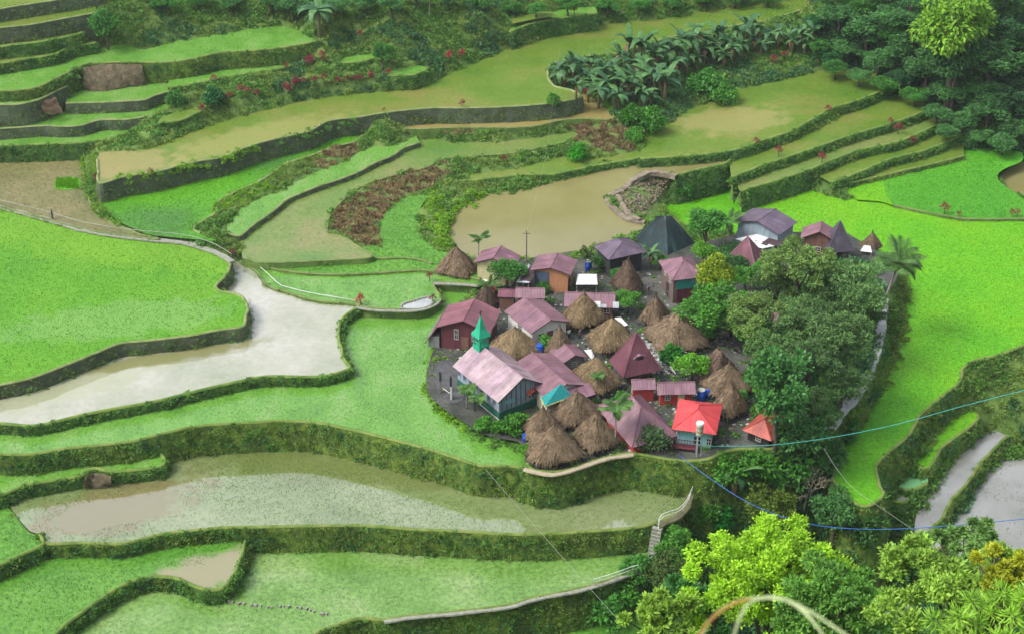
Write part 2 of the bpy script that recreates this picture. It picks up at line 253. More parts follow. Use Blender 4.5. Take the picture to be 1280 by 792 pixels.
F('VG', [(553,425),(543,436),(537,450),(533,475),(538,495),(560,514),(580,527),(600,540),(622,547),(648,552),(655,565),(662,586),(690,591),(712,588),(740,578),(765,571),(792,568),(850,577),(885,575),(905,566),(930,562),(965,562),(1000,547),(1035,527),(1048,512),(1068,495),(1083,470),(1098,440),(1105,420),(1106,395),(1108,370),(1122,345),(1120,328),(1100,316)],
  [(1060,292),(1000,290),(925,292),(880,302),(835,300),(790,302),(740,310),(640,326),(600,332),(562,348),(600,360),(570,395)], 'village', 'mossy', 'trodden dark earth between the houses', 'leafy retaining wall along the front of the village', [(.285, .80)])

# ------------------------------------------------------------------ plan grid of heights
CELL = .6; X0, Y0 = -132.0, -185.0; NX, NY = 440, 600
def smooth_pts(P, step=.6, closed=False):
    P = np.asarray(P, float); n = len(P); out = []
    if n == 2: Q = [P[0], P[1]]; k = max(2, int(np.linalg.norm(P[1] - P[0]) / step)); return np.array([P[0] + (P[1] - P[0]) * t for t in np.linspace(0, 1, k + 1)])
    for i in range(n - 1):
        p0 = P[max(i - 1, 0)]; p1 = P[i]; p2 = P[i + 1]; p3 = P[min(i + 2, n - 1)]
        d = np.linalg.norm(p2 - p1); k = max(1, int(round(d / step)))
        # centripetal-ish catmull-rom with clamped tangents
        m1 = (p2 - p0) * .5; m2 = (p3 - p1) * .5
        for m in (m1, m2):
            l = np.linalg.norm(m)
            if l > d: m *= d / l
        for t in np.arange(k) / k:
            a = 2*t**3 - 3*t**2 + 1; b = t**3 - 2*t**2 + t; c = -2*t**3 + 3*t**2; e = t**3 - t**2
            out.append(a * p1 + b * m1 + c * p2 + e * m2)
    out.append(P[-1]); return np.array(out)
def raster(poly):
    """cells whose centre lies in the plan polygon -> (iy, ix) arrays"""
    p = np.asarray(poly)[:, :2]
    ix0 = max(0, int((p[:, 0].min() - X0) / CELL) - 1); ix1 = min(NX, int((p[:, 0].max() - X0) / CELL) + 2)
    iy0 = max(0, int((p[:, 1].min() - Y0) / CELL) - 1); iy1 = min(NY, int((p[:, 1].max() - Y0) / CELL) + 2)
    if ix1 <= ix0 or iy1 <= iy0: return np.array([], int), np.array([], int)
    xs = X0 + (np.arange(ix0, ix1) + .5) * CELL; ys = Y0 + (np.arange(iy0, iy1) + .5) * CELL
    GX, GY = np.meshgrid(xs, ys); return tuple(a + b for a, b in zip(np.nonzero(inside(p, GX, GY)), (iy0, ix0)))
def inside(p, GX, GY):
    r = np.zeros(GX.shape, bool); n = len(p)
    for i in range(n):
        x1, y1 = p[i][:2]; x2, y2 = p[(i + 1) % n][:2]
        if y1 == y2: continue
        c = ((y1 > GY) != (y2 > GY)) & (GX < (x2 - x1) * (GY - y1) / (y2 - y1) + x1)
        r ^= c
    return r
G = np.full((NY, NX), np.nan); OWN = np.zeros((NY, NX), int); KEYS = list(FD)
for k, f in FD.items():
    z = Z[k]; f['z'] = z
    f['fp'] = smooth_pts([U(x, y, z) for x, y in f['front']]); f['bp'] = smooth_pts([U(x, y, z) for x, y in f['back']], 1.5)
    f['poly'] = np.vstack([f['fp'], f['bp']])
for k in sorted(FD, key=lambda k: Z[k] + (100 if k == 'R0' else 0)):
    iy, ix = raster(FD[k]['poly']); G[iy, ix] = Z[k]; OWN[iy, ix] = KEYS.index(k) + 1
def anchor(x, y, z, r=1):
    i = int((y - Y0) / CELL); j = int((x - X0) / CELL)
    if 0 <= i < NY and 0 <= j < NX:
        s = (slice(max(0, i - r), i + r + 1), slice(max(0, j - r), j + r + 1)); b = np.isnan(G[s]); G[s][b] = z; ANC[s] |= b
ANC = np.zeros((NY, NX), bool)
for px, py, z in [(1280,170,-4),(1240,165,-2),(1280,110,2),(1230,120,2),(1170,95,4),(1280,40,10),(1200,40,10),(1110,60,7),(1060,60,6),(1060,20,10),(1120,10,13),(1200,-10,16),(1280,-10,17),
                  (900,610,-4),(900,650,-8),(960,600,-5),(970,650,-9),(1010,600,-6.5),(1030,640,-9.5),(1060,690,-13),(870,690,-11),(840,730,-12),(1100,690,-14),(1130,660,-12),(1100,645,-9),(1080,720,-16),(1160,720,-15),(1010,740,-17),(930,740,-16),(840,680,-8.5),
                  (450,60,Z['Q1']+4.5),(400,100,Z['Q1']+3),(500,40,Z['Q1']+6),(600,20,Z['Q1']+6),(300,20,Z['T5']+4),(200,30,Z['T5']+4),(500,5,Z['Q1']+9),(400,10,Z['T5']+4),(800,10,Z['Q1']+3),(900,-5,Z['Q1']+3),(300,120,Z['Q1']+2.5),(1010,40,4.0),(850,90,3.4),(960,70,3.2),(730,100,Z['Q1']-.4),(780,130,2.5),
                  (450,270,1.7),(440,290,1.7),(470,300,1.5),(545,280,1.4),(800,250,.7),(820,235,.9)]:
    P = U(px, py, z); anchor(P[0], P[1], z)
for x in range(-130, 131, 6):
    k = (x + 130) / 260
    for y, z in ((-62, -13 - 3 * k), (-75, -5), (-95, 19), (-108, 33), (-120, 45), (-135, 60), (-150, 75), (-166, 92), (-172.8, 98.3), (-184, 100)):
        if y == -62 and x > 20: z -= 2
        anchor(x, y, z, 1 if y > -160 else 0)
    # the mountainside goes on rising behind the last terraces
    for y, zl, zr in ((122, 24, 16), (140, 38, 32), (168, 62, 58)):
        t = min(1, max(0, (x + 10) / 60)); anchor(x, y, zl + (zr - zl) * t, 1)
    if x < -60: anchor(x, 96, 24, 1)
def fill(G):
    A = G.copy(); known = ~np.isnan(A)
    levels = []; a, kn = A, known
    while min(a.shape) > 24:
        levels.append((a, kn)); ny, nx = a.shape; py, pxx = ny % 2, nx % 2
        a2 = np.pad(np.where(kn, a, 0), ((0, py), (0, pxx))); k2 = np.pad(kn.astype(float), ((0, py), (0, pxx)))
        s = a2.reshape(a2.shape[0] // 2, 2, -1, 2).sum((1, 3)); c = k2.reshape(k2.shape[0] // 2, 2, -1, 2).sum((1, 3))
        a = np.where(c > 0, s / np.maximum(c, 1), np.nan); kn = c > 0
    levels.append((a, kn)); sol = None
    for a, kn in levels[::-1]:
        if sol is None: cur = np.where(kn, a, np.nanmean(a)); it = 600
        else:
            cur = np.repeat(np.repeat(sol, 2, 0), 2, 1)[:a.shape[0], :a.shape[1]]; cur = np.where(kn, a, cur); it = 160
        for _ in range(it):
            p = np.pad(cur, 1, mode='edge'); m = (p[:-2, 1:-1] + p[2:, 1:-1] + p[1:-1, :-2] + p[1:-1, 2:]) / 4
            cur = np.where(kn, a, m)
        sol = cur
    return sol
H = fill(G); BANK = OWN == 0
xs = X0 + (np.arange(NX) + .5) * CELL; ys = Y0 + (np.arange(NY) + .5) * CELL; GXX, GYY = np.meshgrid(xs, ys)
H = H + np.where(BANK, .35 * vnoise(GXX * .5, GYY * .5) + .18 * vnoise(GXX * 1.7, GYY * 1.7, 2), 0)
p = np.pad(H, 1, mode='edge'); HMIN = np.min([p[a:a + NY, b:b + NX] for a in range(3) for b in range(3)], axis=0)
GR = np.where(BANK, np.minimum(H, HMIN + .5), HMIN - .3)
def hz(x, y, A=None):
    A = H if A is None else A
    fx = (np.asarray(x) - X0) / CELL - .5; fy = (np.asarray(y) - Y0) / CELL - .5
    i = np.clip(np.floor(fy).astype(int), 0, NY - 2); j = np.clip(np.floor(fx).astype(int), 0, NX - 2)
    u = np.clip(fx - j, 0, 1); v = np.clip(fy - i, 0, 1)
    return (A[i, j] * (1 - u) + A[i, j + 1] * u) * (1 - v) + (A[i + 1, j] * (1 - u) + A[i + 1, j + 1] * u) * v
def ground_at(px, py, h=0.0):
    """where the photo ray passes h metres above the ground"""
    d = ray(px, py); t = 125.0
    while t < 420:
        P = CAMP + d * t
        if P[2] <= hz(P[0], P[1]) + h: break
        t += .5
    lo, hi = t - .5, t
    for _ in range(12):
        m = (lo + hi) / 2; P = CAMP + d * m
        if P[2] <= hz(P[0], P[1]) + h: hi = m
        else: lo = m
    P = CAMP + d * hi; return np.array([P[0], P[1], float(hz(P[0], P[1]))])
def visible(X, Y, Zv, mx=40):
    v = np.stack([X, Y, Zv], -1) - CAMP; k = v @ FW; a = 640 + FPX * v[..., 0] / k; b = 396 - FPX * (v @ UPV) / k
    return (k > 1) & (a > -mx) & (a < PW + mx) & (b > -mx) & (b < PH + mx), a, b
# ------------------------------------------------------------------ surfaces
G_ = lambda *c: tuple(c)
SURF = dict(
    rice_bright=noisemat('rice_bright', [(.3, (.06, .215, .010)), (.5, (.088, .275, .010)), (.7, (.12, .29, .014))], .06, .6, fine=(2.5, .85, 1.12)),
    rice_mid=noisemat('rice_mid', [(.3, (.075, .20, .026)), (.5, (.11, .27, .035)), (.7, (.17, .30, .08))], .16, .2, fine=(2.2, .8, 1.25), ior=1.5, spec=.5, stretch=(1.6, 1, 1)),
    rice_green=noisemat('rice_green', [(.3, (.06, .19, .022)), (.6, (.10, .26, .03))], .14, .5, fine=(2.2, .75, 1.25)),
    rice_light=noisemat('rice_light', [(.3, (.09, .20, .03)), (.5, (.14, .27, .06)), (.72, (.22, .32, .12))], .14, .2, fine=(2.0, .75, 1.25), ior=1.5, spec=.5),
    rice_patchy=noisemat('rice_patchy', [(.3, (.06, .19, .02)), (.62, (.11, .26, .035))], .13, .3, fine=(2.0, .75, 1.25)),
    rice_two=noisemat('rice_two', [(.36, (.06, .18, .03)), (.5, (.07, .24, .016)), (.6, (.085, .29, .010))], .05, .5, fine=(2.2, .75, 1.2)),
    rice_lime=noisemat('rice_lime', [(.32, (.07, .30, .003)), (.5, (.10, .345, .003)), (.7, (.14, .36, .003))], .07, .6, fine=(2.2, .78, 1.2)),
    rice_deep=noisemat('rice_deep', [(.3, (.045, .24, .012)), (.7, (.08, .30, .012))], .08, .6, fine=(2.2, .8, 1.2)),
    olive=noisemat('olive', [(.3, (.075, .16, .018)), (.5, (.115, .185, .025)), (.68, (.19, .19, .05))], .07, .18, fine=(1.6, .85, 1.15), spec=.5, stretch=(1, 1.6, 1)),
    olive_green=noisemat('olive_green', [(.32, (.085, .18, .03)), (.5, (.135, .20, .045)), (.68, (.20, .20, .075))], .09, .22, fine=(1.8, .85, 1.15), spec=.5),
    tan=noisemat('tan', [(.3, (.22, .18, .05)), (.7, (.29, .24, .09))], .2, .2, spec=.5),
    stubble=noisemat('stubble', [(.3, (.105, .125, .04)), (.5, (.155, .15, .058)), (.7, (.20, .175, .08))], .12, .4, fine=(2.5, .75, 1.25)),
    water_brown=noisemat('water_brown', [(.3, (.175, .16, .055)), (.7, (.235, .215, .095))], .08, .08, spec=.5, bump=.02, bscale=2),
    water_pale=noisemat('water_pale', [(.34, (.24, .27, .17)), (.5, (.34, .345, .26)), (.66, (.42, .415, .36))], .07, .05, spec=.7, ior=1.8, bump=.02, bscale=3, fine=(1.5, .9, 1.06)),
    water_grey=noisemat('water_grey', [(.3, (.17, .18, .15)), (.6, (.26, .265, .25))], .15, .06, spec=.6, ior=1.75, bump=.02, bscale=3),
    paddy_grey=noisemat('paddy_grey', [(.34, (.125, .175, .05)), (.5, (.18, .235, .09)), (.66, (.23, .27, .13))], .07, .05, spec=.8, ior=2.0, bump=.015, bscale=3, fine=(1.2, .85, 1.1), stretch=(1, 1.5, 1)),
    mint=plain('mint_weed', (.14, .36, .15), .7, .2),
    village=noisemat('village_earth', [(.3, (.025, .03, .022)), (.5, (.055, .06, .05)), (.68, (.10, .10, .09))], .35, .8, fine=(3, .7, 1.3), bump=.4),
)
def stain(m, cen, ang, rx, ry, col, fac=.85):
    """a patch of other coloured mud with a ragged edge, fixed in the field"""
    t = m.node_tree; N, L = t.nodes, t.links; b = next(n for n in N if n.type == 'BSDF_PRINCIPLED'); lk = b.inputs['Base Color'].links[0].from_socket; g = N.new('ShaderNodeNewGeometry')
    mp = N.new('ShaderNodeMapping'); mp.vector_type = 'TEXTURE'; mp.inputs['Location'].default_value = (cen[0], cen[1], cen[2]); mp.inputs['Rotation'].default_value = (0, 0, ang); mp.inputs['Scale'].default_value = (rx, ry, 50); L.new(g.outputs['Position'], mp.inputs[0])
    ln = N.new('ShaderNodeVectorMath'); ln.operation = 'LENGTH'; L.new(mp.outputs[0], ln.inputs[0]); n = N.new('ShaderNodeTexNoise'); n.inputs['Scale'].default_value = .45; n.inputs['Detail'].default_value = 7; L.new(g.outputs['Position'], n.inputs['Vector'])
    a = N.new('ShaderNodeMath'); a.operation = 'MULTIPLY_ADD'; a.inputs[1].default_value = 1.5; L.new(n.outputs['Fac'], a.inputs[0]); L.new(ln.outputs['Value'], a.inputs[2])
    mr = N.new('ShaderNodeMapRange'); mr.inputs['From Min'].default_value = 1.85; mr.inputs['From Max'].default_value = 1.45; mr.inputs['To Min'].default_value = 0; mr.inputs['To Max'].default_value = fac; L.new(a.outputs[0], mr.inputs[0])
    mx = N.new('ShaderNodeMix'); mx.data_type = 'RGBA'; L.new(mr.outputs[0], mx.inputs['Factor']); L.new(lk, mx.inputs[6]); mx.inputs[7].default_value = (*col, 1); L.new(mx.outputs[2], b.inputs['Base Color'])
_q = U(145, 634, Z['L5']); stain(SURF['paddy_grey'], _q, .42, 11, 4.6, (.145, .12, .05)); _q = U(470, 545 + 40, Z['L5']); stain(SURF['paddy_grey'], _q, -.1, 26, 4, (.10, .12, .03), .7)
_q = U(90, 480, Z['L2']); stain(SURF['water_pale'], _q, .5, 14, 3.5, (.24, .26, .14), .6); _q = U(215, 445, Z['L2']); stain(SURF['water_pale'], _q, .35, 12, 1.6, (.15, .15, .05), .8); _q = U(915, 150, Z['P2']); stain(SURF['olive'], _q, .3, 10, 6, (.22, .20, .075), .7); _q = U(330, 170, Z['Q1']); stain(SURF['olive'], _q, .6, 16, 5, (.22, .21, .07), .6); _q = U(150, 205, Z['Q1']); stain(SURF['olive'], _q, .4, 9, 5, (.25, .20, .09), .6)
_q = U(140, 300, Z['L1']); stain(SURF['rice_bright'], _q, -.3, 28, 7, (.14, .275, .012), .45); _q = U(150, 400, Z['L1']); stain(SURF['rice_bright'], _q, .2, 16, 5, (.15, .27, .09), .4)
_q = U(262, 714, Z['L7']); stain(SURF['rice_patchy'], _q, .35, 7, 3.4, (.22, .20, .13), .9)
STONE = noisemat('terrace_stone', [(.28, (.04, .046, .036)), (.42, (.085, .097, .072)), (.52, (.06, .10, .03)), (.62, (.12, .125, .105)), (.75, (.20, .20, .17))], 1.6, .9, detail=8, bump=.7, bscale=3.5, stretch=(1, 1, 1.6), fine=(.35, .6, 1.2))
MOSSY = noisemat('mossy_wall', [(.32, (.035, .06, .014)), (.5, (.08, .14, .02)), (.66, (.16, .22, .03))], 1.3, .95, detail=8, bump=.8, bscale=4, fine=(.3, .65, 1.3))
HEDGE = noisemat('leafy_wall', [(.32, (.025, .055, .014)), (.5, (.055, .13, .022)), (.68, (.10, .20, .035))], 1.5, .95, detail=8, bump=.8, bscale=4, fine=(.3, .65, 1.25))
EARTH = noisemat('bank_earth', [(.3, (.045, .085, .02)), (.5, (.085, .16, .03)), (.7, (.15, .21, .05))], .5, .95, detail=8, bump=.6, bscale=2.5)
RIMS = dict(stone=noisemat('pale_rim', [(.35, (.10, .17, .035)), (.6, (.22, .25, .10))], .8, .9), mossy=noisemat('grass_rim', [(.35, (.08, .15, .02)), (.6, (.18, .23, .055))], .6, .9),
            hedge=noisemat('lime_rim', [(.35, (.07, .15, .02)), (.6, (.17, .24, .05))], .6, .9), low=noisemat('low_rim', [(.35, (.08, .14, .03)), (.6, (.17, .20, .07))], .6, .9))
WALLM = dict(stone=STONE, mossy=MOSSY, hedge=HEDGE, low=EARTH)

# ------------------------------------------------------------------ leaf geometry
def leaves(C, D, Nn, L, W):
    """diamond leaves: base C, direction D, face normal Nn (arrays n,3)"""
    C = np.asarray(C); D = D / np.linalg.norm(D, axis=1, keepdims=True); S = np.cross(D, Nn); S /= np.linalg.norm(S, axis=1, keepdims=True) + 1e-9
    L = np.broadcast_to(np.asarray(L, float).reshape(-1, 1), (len(C), 1)); W = np.broadcast_to(np.asarray(W, float).reshape(-1, 1), (len(C), 1))
    V = np.stack([C, C + D * L * .45 + S * W * .5, C + D * L, C + D * L * .45 - S * W * .5], 1).reshape(-1, 3)
    return V, np.arange(len(V)).reshape(-1, 4)
def rdir(n, up=0.0, r=RNG):
    v = r.normal(size=(n, 3)); v[:, 2] += up; return v / np.linalg.norm(v, axis=1, keepdims=True)
LF = dict(
    green=leafmat('leaf_green', (.045, .11, .022), (.13, .30, .045)), dark=leafmat('leaf_dark', (.02, .065, .024), (.065, .19, .06)),
    lime=leafmat('leaf_lime', (.09, .21, .012), (.20, .40, .02)), moss=leafmat('leaf_moss', (.075, .135, .025), (.19, .30, .05)),
    brown=leafmat('leaf_brown', (.07, .045, .024), (.25, .175, .08)), straw=leafmat('leaf_straw', (.14, .11, .04), (.34, .27, .12)),
    rice=leafmat('leaf_rice', (.065, .21, .009), (.105, .26, .015), scale=.12, trans=.5), ricepale=leafmat('leaf_ricepale', (.09, .21, .03), (.16, .29, .065), scale=.2, trans=.5),
    ricelime=leafmat('leaf_ricelime', (.085, .28, .003), (.13, .33, .003), scale=.12, trans=.5), stub=leafmat('leaf_stub', (.13, .13, .05), (.26, .24, .12), scale=.2))
def src(name, V, F, mat):          # a plant model used by the scatterers; it is not placed itself
    return bpy.data.objects.new(name, mesh(name, V, F, mat))
def clump(n, R, L, W, seed, flat=.7, up=.5):
    r = np.random.default_rng(seed); d = rdir(n, .35, r); c = d * R * r.uniform(.35, 1, (n, 1)) ** .6; c[:, 2] = np.abs(c[:, 2]) * flat
    dd = d + r.normal(size=(n, 3)) * .6; nn = d + rdir(n, up, r)
    return leaves(c, dd, nn, L * r.uniform(.6, 1.3, n), W * r.uniform(.7, 1.2, n))
def blades(n, R, L, W, seed, lean=.45):
    r = np.random.default_rng(seed); a = r.uniform(0, 2 * np.pi, n); d = np.stack([np.cos(a) * lean, np.sin(a) * lean, np.ones(n)], 1); d *= r.uniform(.7, 1.2, (n, 1))
    c = np.stack([r.uniform(-R, R, n), r.uniform(-R, R, n), np.zeros(n)], 1); nn = np.stack([np.cos(a), np.sin(a), -lean * np.ones(n)], 1)
    return leaves(c, d, nn, L * r.uniform(.6, 1.1, n), W)
SRC = {}
for nm, mt in (('green', 'green'), ('dark', 'dark'), ('lime', 'lime'), ('moss', 'moss'), ('brown', 'brown')):
    SRC['bush_' + nm] = src('leaf_clump_' + nm, *clump(70, .6, .34, .2, hash(nm) % 97 if False else len(nm) + ord(nm[0])), LF[mt])
    SRC['tuft_' + nm] = src('leaf_tuft_' + nm, *clump(26, .3, .22, .12, len(nm) * 3 + ord(nm[0])), LF[mt])
SRC['grass_moss'] = src('grass_tuft_moss', *blades(16, .25, .5, .05, 5, .7), LF['moss']); SRC['grass_straw'] = src('grass_tuft_straw', *blades(22, .4, .8, .05, 6, .8), LF['straw'])
SRC['grass_lime'] = src('grass_tuft_lime', *blades(22, .35, .6, .06, 8, .8), LF['lime'])
SRC['rice'] = src('rice_hill', *blades(9, .07, .42, .035, 9), LF['rice']); SRC['ricepale'] = src('rice_hill_pale', *blades(7, .06, .36, .03, 10), LF['ricepale'])
SRC['ricelime'] = src('rice_hill_lime', *blades(9, .08, .42, .04, 11), LF['ricelime']); SRC['stub'] = src('rice_hill_stubble', *blades(6, .06, .28, .03, 12), LF['stub'])
NG = {}
def scatter_group(key):
    if key in NG: return NG[key]
    g = bpy.data.node_groups.new('scatter_' + key, 'GeometryNodeTree'); g.is_modifier = True
    g.interface.new_socket('Geometry', in_out='INPUT', socket_type='NodeSocketGeometry'); g.interface.new_socket('Geometry', in_out='OUTPUT', socket_type='NodeSocketGeometry')
    N, L = g.nodes, g.links; gi = N.new('NodeGroupInput'); go = N.new('NodeGroupOutput'); ip = N.new('GeometryNodeInstanceOnPoints'); oi = N.new('GeometryNodeObjectInfo')
    oi.inputs['Object'].default_value = SRC[key]; oi.inputs['As Instance'].default_value = True
    a = N.new('GeometryNodeInputNamedAttribute'); a.data_type = 'FLOAT_VECTOR'; a.inputs[0].default_value = 'rot'
    s = N.new('GeometryNodeInputNamedAttribute'); s.data_type = 'FLOAT'; s.inputs[0].default_value = 'scl'
    L.new(gi.outputs[0], ip.inputs['Points']); L.new(oi.outputs['Geometry'], ip.inputs['Instance']); L.new(a.outputs['Attribute'], ip.inputs['Rotation']); L.new(s.outputs['Attribute'], ip.inputs['Scale']); L.new(ip.outputs[0], go.inputs[0])
    NG[key] = g; return g
def scatter(name, key, P, scl, parent=None, tilt=.25, rot=None):
    n = len(P)
    if n == 0: return None
    me = bpy.data.meshes.new(name); me.vertices.add(n); me.vertices.foreach_set('co', np.asarray(P, np.float32).ravel())
    if rot is None: rot = np.stack([RNG.normal(0, tilt, n), RNG.normal(0, tilt, n), RNG.uniform(0, 6.283, n)], 1)
    a = me.attributes.new('rot', 'FLOAT_VECTOR', 'POINT'); a.data.foreach_set('vector', np.asarray(rot, np.float32).ravel())
    a = me.attributes.new('scl', 'FLOAT', 'POINT'); a.data.foreach_set('value', np.asarray(np.broadcast_to(scl, n), np.float32))
    me.update(); o = mk(name, me, parent); md = o.modifiers.new('scatter', 'NODES'); md.node_group = scatter_group(key); o['kind'] = 'stuff'; return o

# ------------------------------------------------------------------ ground sheet, reaching the horizon
def grid_mesh(name, A, mat):
    idx = np.arange(NY * NX).reshape(NY, NX); V = np.stack([GXX, GYY, A], -1).reshape(-1, 3)
    F = np.stack([idx[:-1, :-1], idx[:-1, 1:], idx[1:, 1:], idx[1:, :-1]], -1).reshape(-1, 4)
    # skirt running out to far hills
    me = mesh(name, V, F, mat, True); return me
ground = mk('hillside', grid_mesh('hillside', GR, EARTH)); tag(ground, 'grassy earth of the terraced mountainside under fields and houses', None, None, 'structure')
fv = []; ff = []
edge = [(X0 + .5 * CELL, Y0 + .5 * CELL + CELL * (NY - 1) * t) for t in np.linspace(0, 1, 25)] + [(X0 + .5 * CELL + CELL * (NX - 1) * t, Y0 + .5 * CELL + CELL * (NY - 1)) for t in np.linspace(0, 1, 25)[1:]] + \
       [(X0 + .5 * CELL + CELL * (NX - 1), Y0 + .5 * CELL + CELL * (NY - 1) * t) for t in np.linspace(1, 0, 25)[1:]]
for (x, y) in edge:
    z = float(hz(x, y, GR)); d = Vector((x, y - 0)).normalized()
    fv += [(x, y, z - .05), (x + d.x * 40, y + d.y * 40, z + max(0, d.y) * 20 + 3), (x + d.x * 110, y + d.y * 110, z + max(0, d.y) * 60 + 10)]
for i in range(len(edge) - 1):
    for k in range(2): a = i * 3 + k; ff.append((a, a + 1, a + 4, a + 3))
tag(obj('mountain', fv, ff, EARTH, None, True), 'forested mountainside rising beyond the terraces', None, None, 'structure')

# ------------------------------------------------------------------ fields, walls
RICE = dict(rice_bright=('rice', 16, .42), rice_mid=('ricepale', 18, .42), rice_green=('rice', 15, .5), rice_light=('ricepale', 18, .45), rice_patchy=('rice', 15, .5), rice_two=('rice', 14, .5),
            rice_lime=('ricelime', 16, .38), rice_deep=('rice', 14, .5), paddy_grey=('ricepale', 20, .5), stubble=('stub', 4, .9), olive=('ricepale', .5, .6), olive_green=('ricepale', 1.6, .6), water_grey=('stub', 3, .8))
PUDDLE = dict(L7=[(162,720),(205,708),(255,706),(262,690),(300,682),(298,705),(285,728),(262,735),(230,726),(195,718)], L5=[(60,655),(90,632),(215,608),(232,640),(150,655),(100,668)])
def field_points(k, dens):
    f = FD[k]; p = f['poly']; x0, y0 = p[:, :2].min(0); x1, y1 = p[:, :2].max(0); n = int((x1 - x0) * (y1 - y0) * dens)
    X = RNG.uniform(x0, x1, n); Y = RNG.uniform(y0, y1, n); m = inside(p, X, Y); X, Y = X[m], Y[m]
    iy = np.clip(((Y - Y0) / CELL).astype(int), 0, NY - 1); ix = np.clip(((X - X0) / CELL).astype(int), 0, NX - 1); m = OWN[iy, ix] == KEYS.index(k) + 1; X, Y = X[m], Y[m]
    m, a, b = visible(X, Y, np.full(len(X), Z[k]), 25); X, Y, a, b = X[m], Y[m], a[m], b[m]
    if k == 'M2': m = ~inside(np.array([(498,390),(500,378),(517,373),(535,368),(545,374),(540,386),(520,390)], float), a, b); X, Y, a, b = X[m], Y[m], a[m], b[m]
    if k == 'N3': m = ~inside(np.array([(68,236),(70,221),(98,221),(99,236)], float), a, b); X, Y, a, b = X[m], Y[m], a[m], b[m]
    if k in PUDDLE: m = ~inside(np.array(PUDDLE[k], float), a, b); X, Y = X[m], Y[m]
    return X, Y
SOLIDNAME = dict(water_pale='paddy_water', water_brown='pond_water', water_grey='pond_water', paddy_grey='paddy_water', village='village_ground')
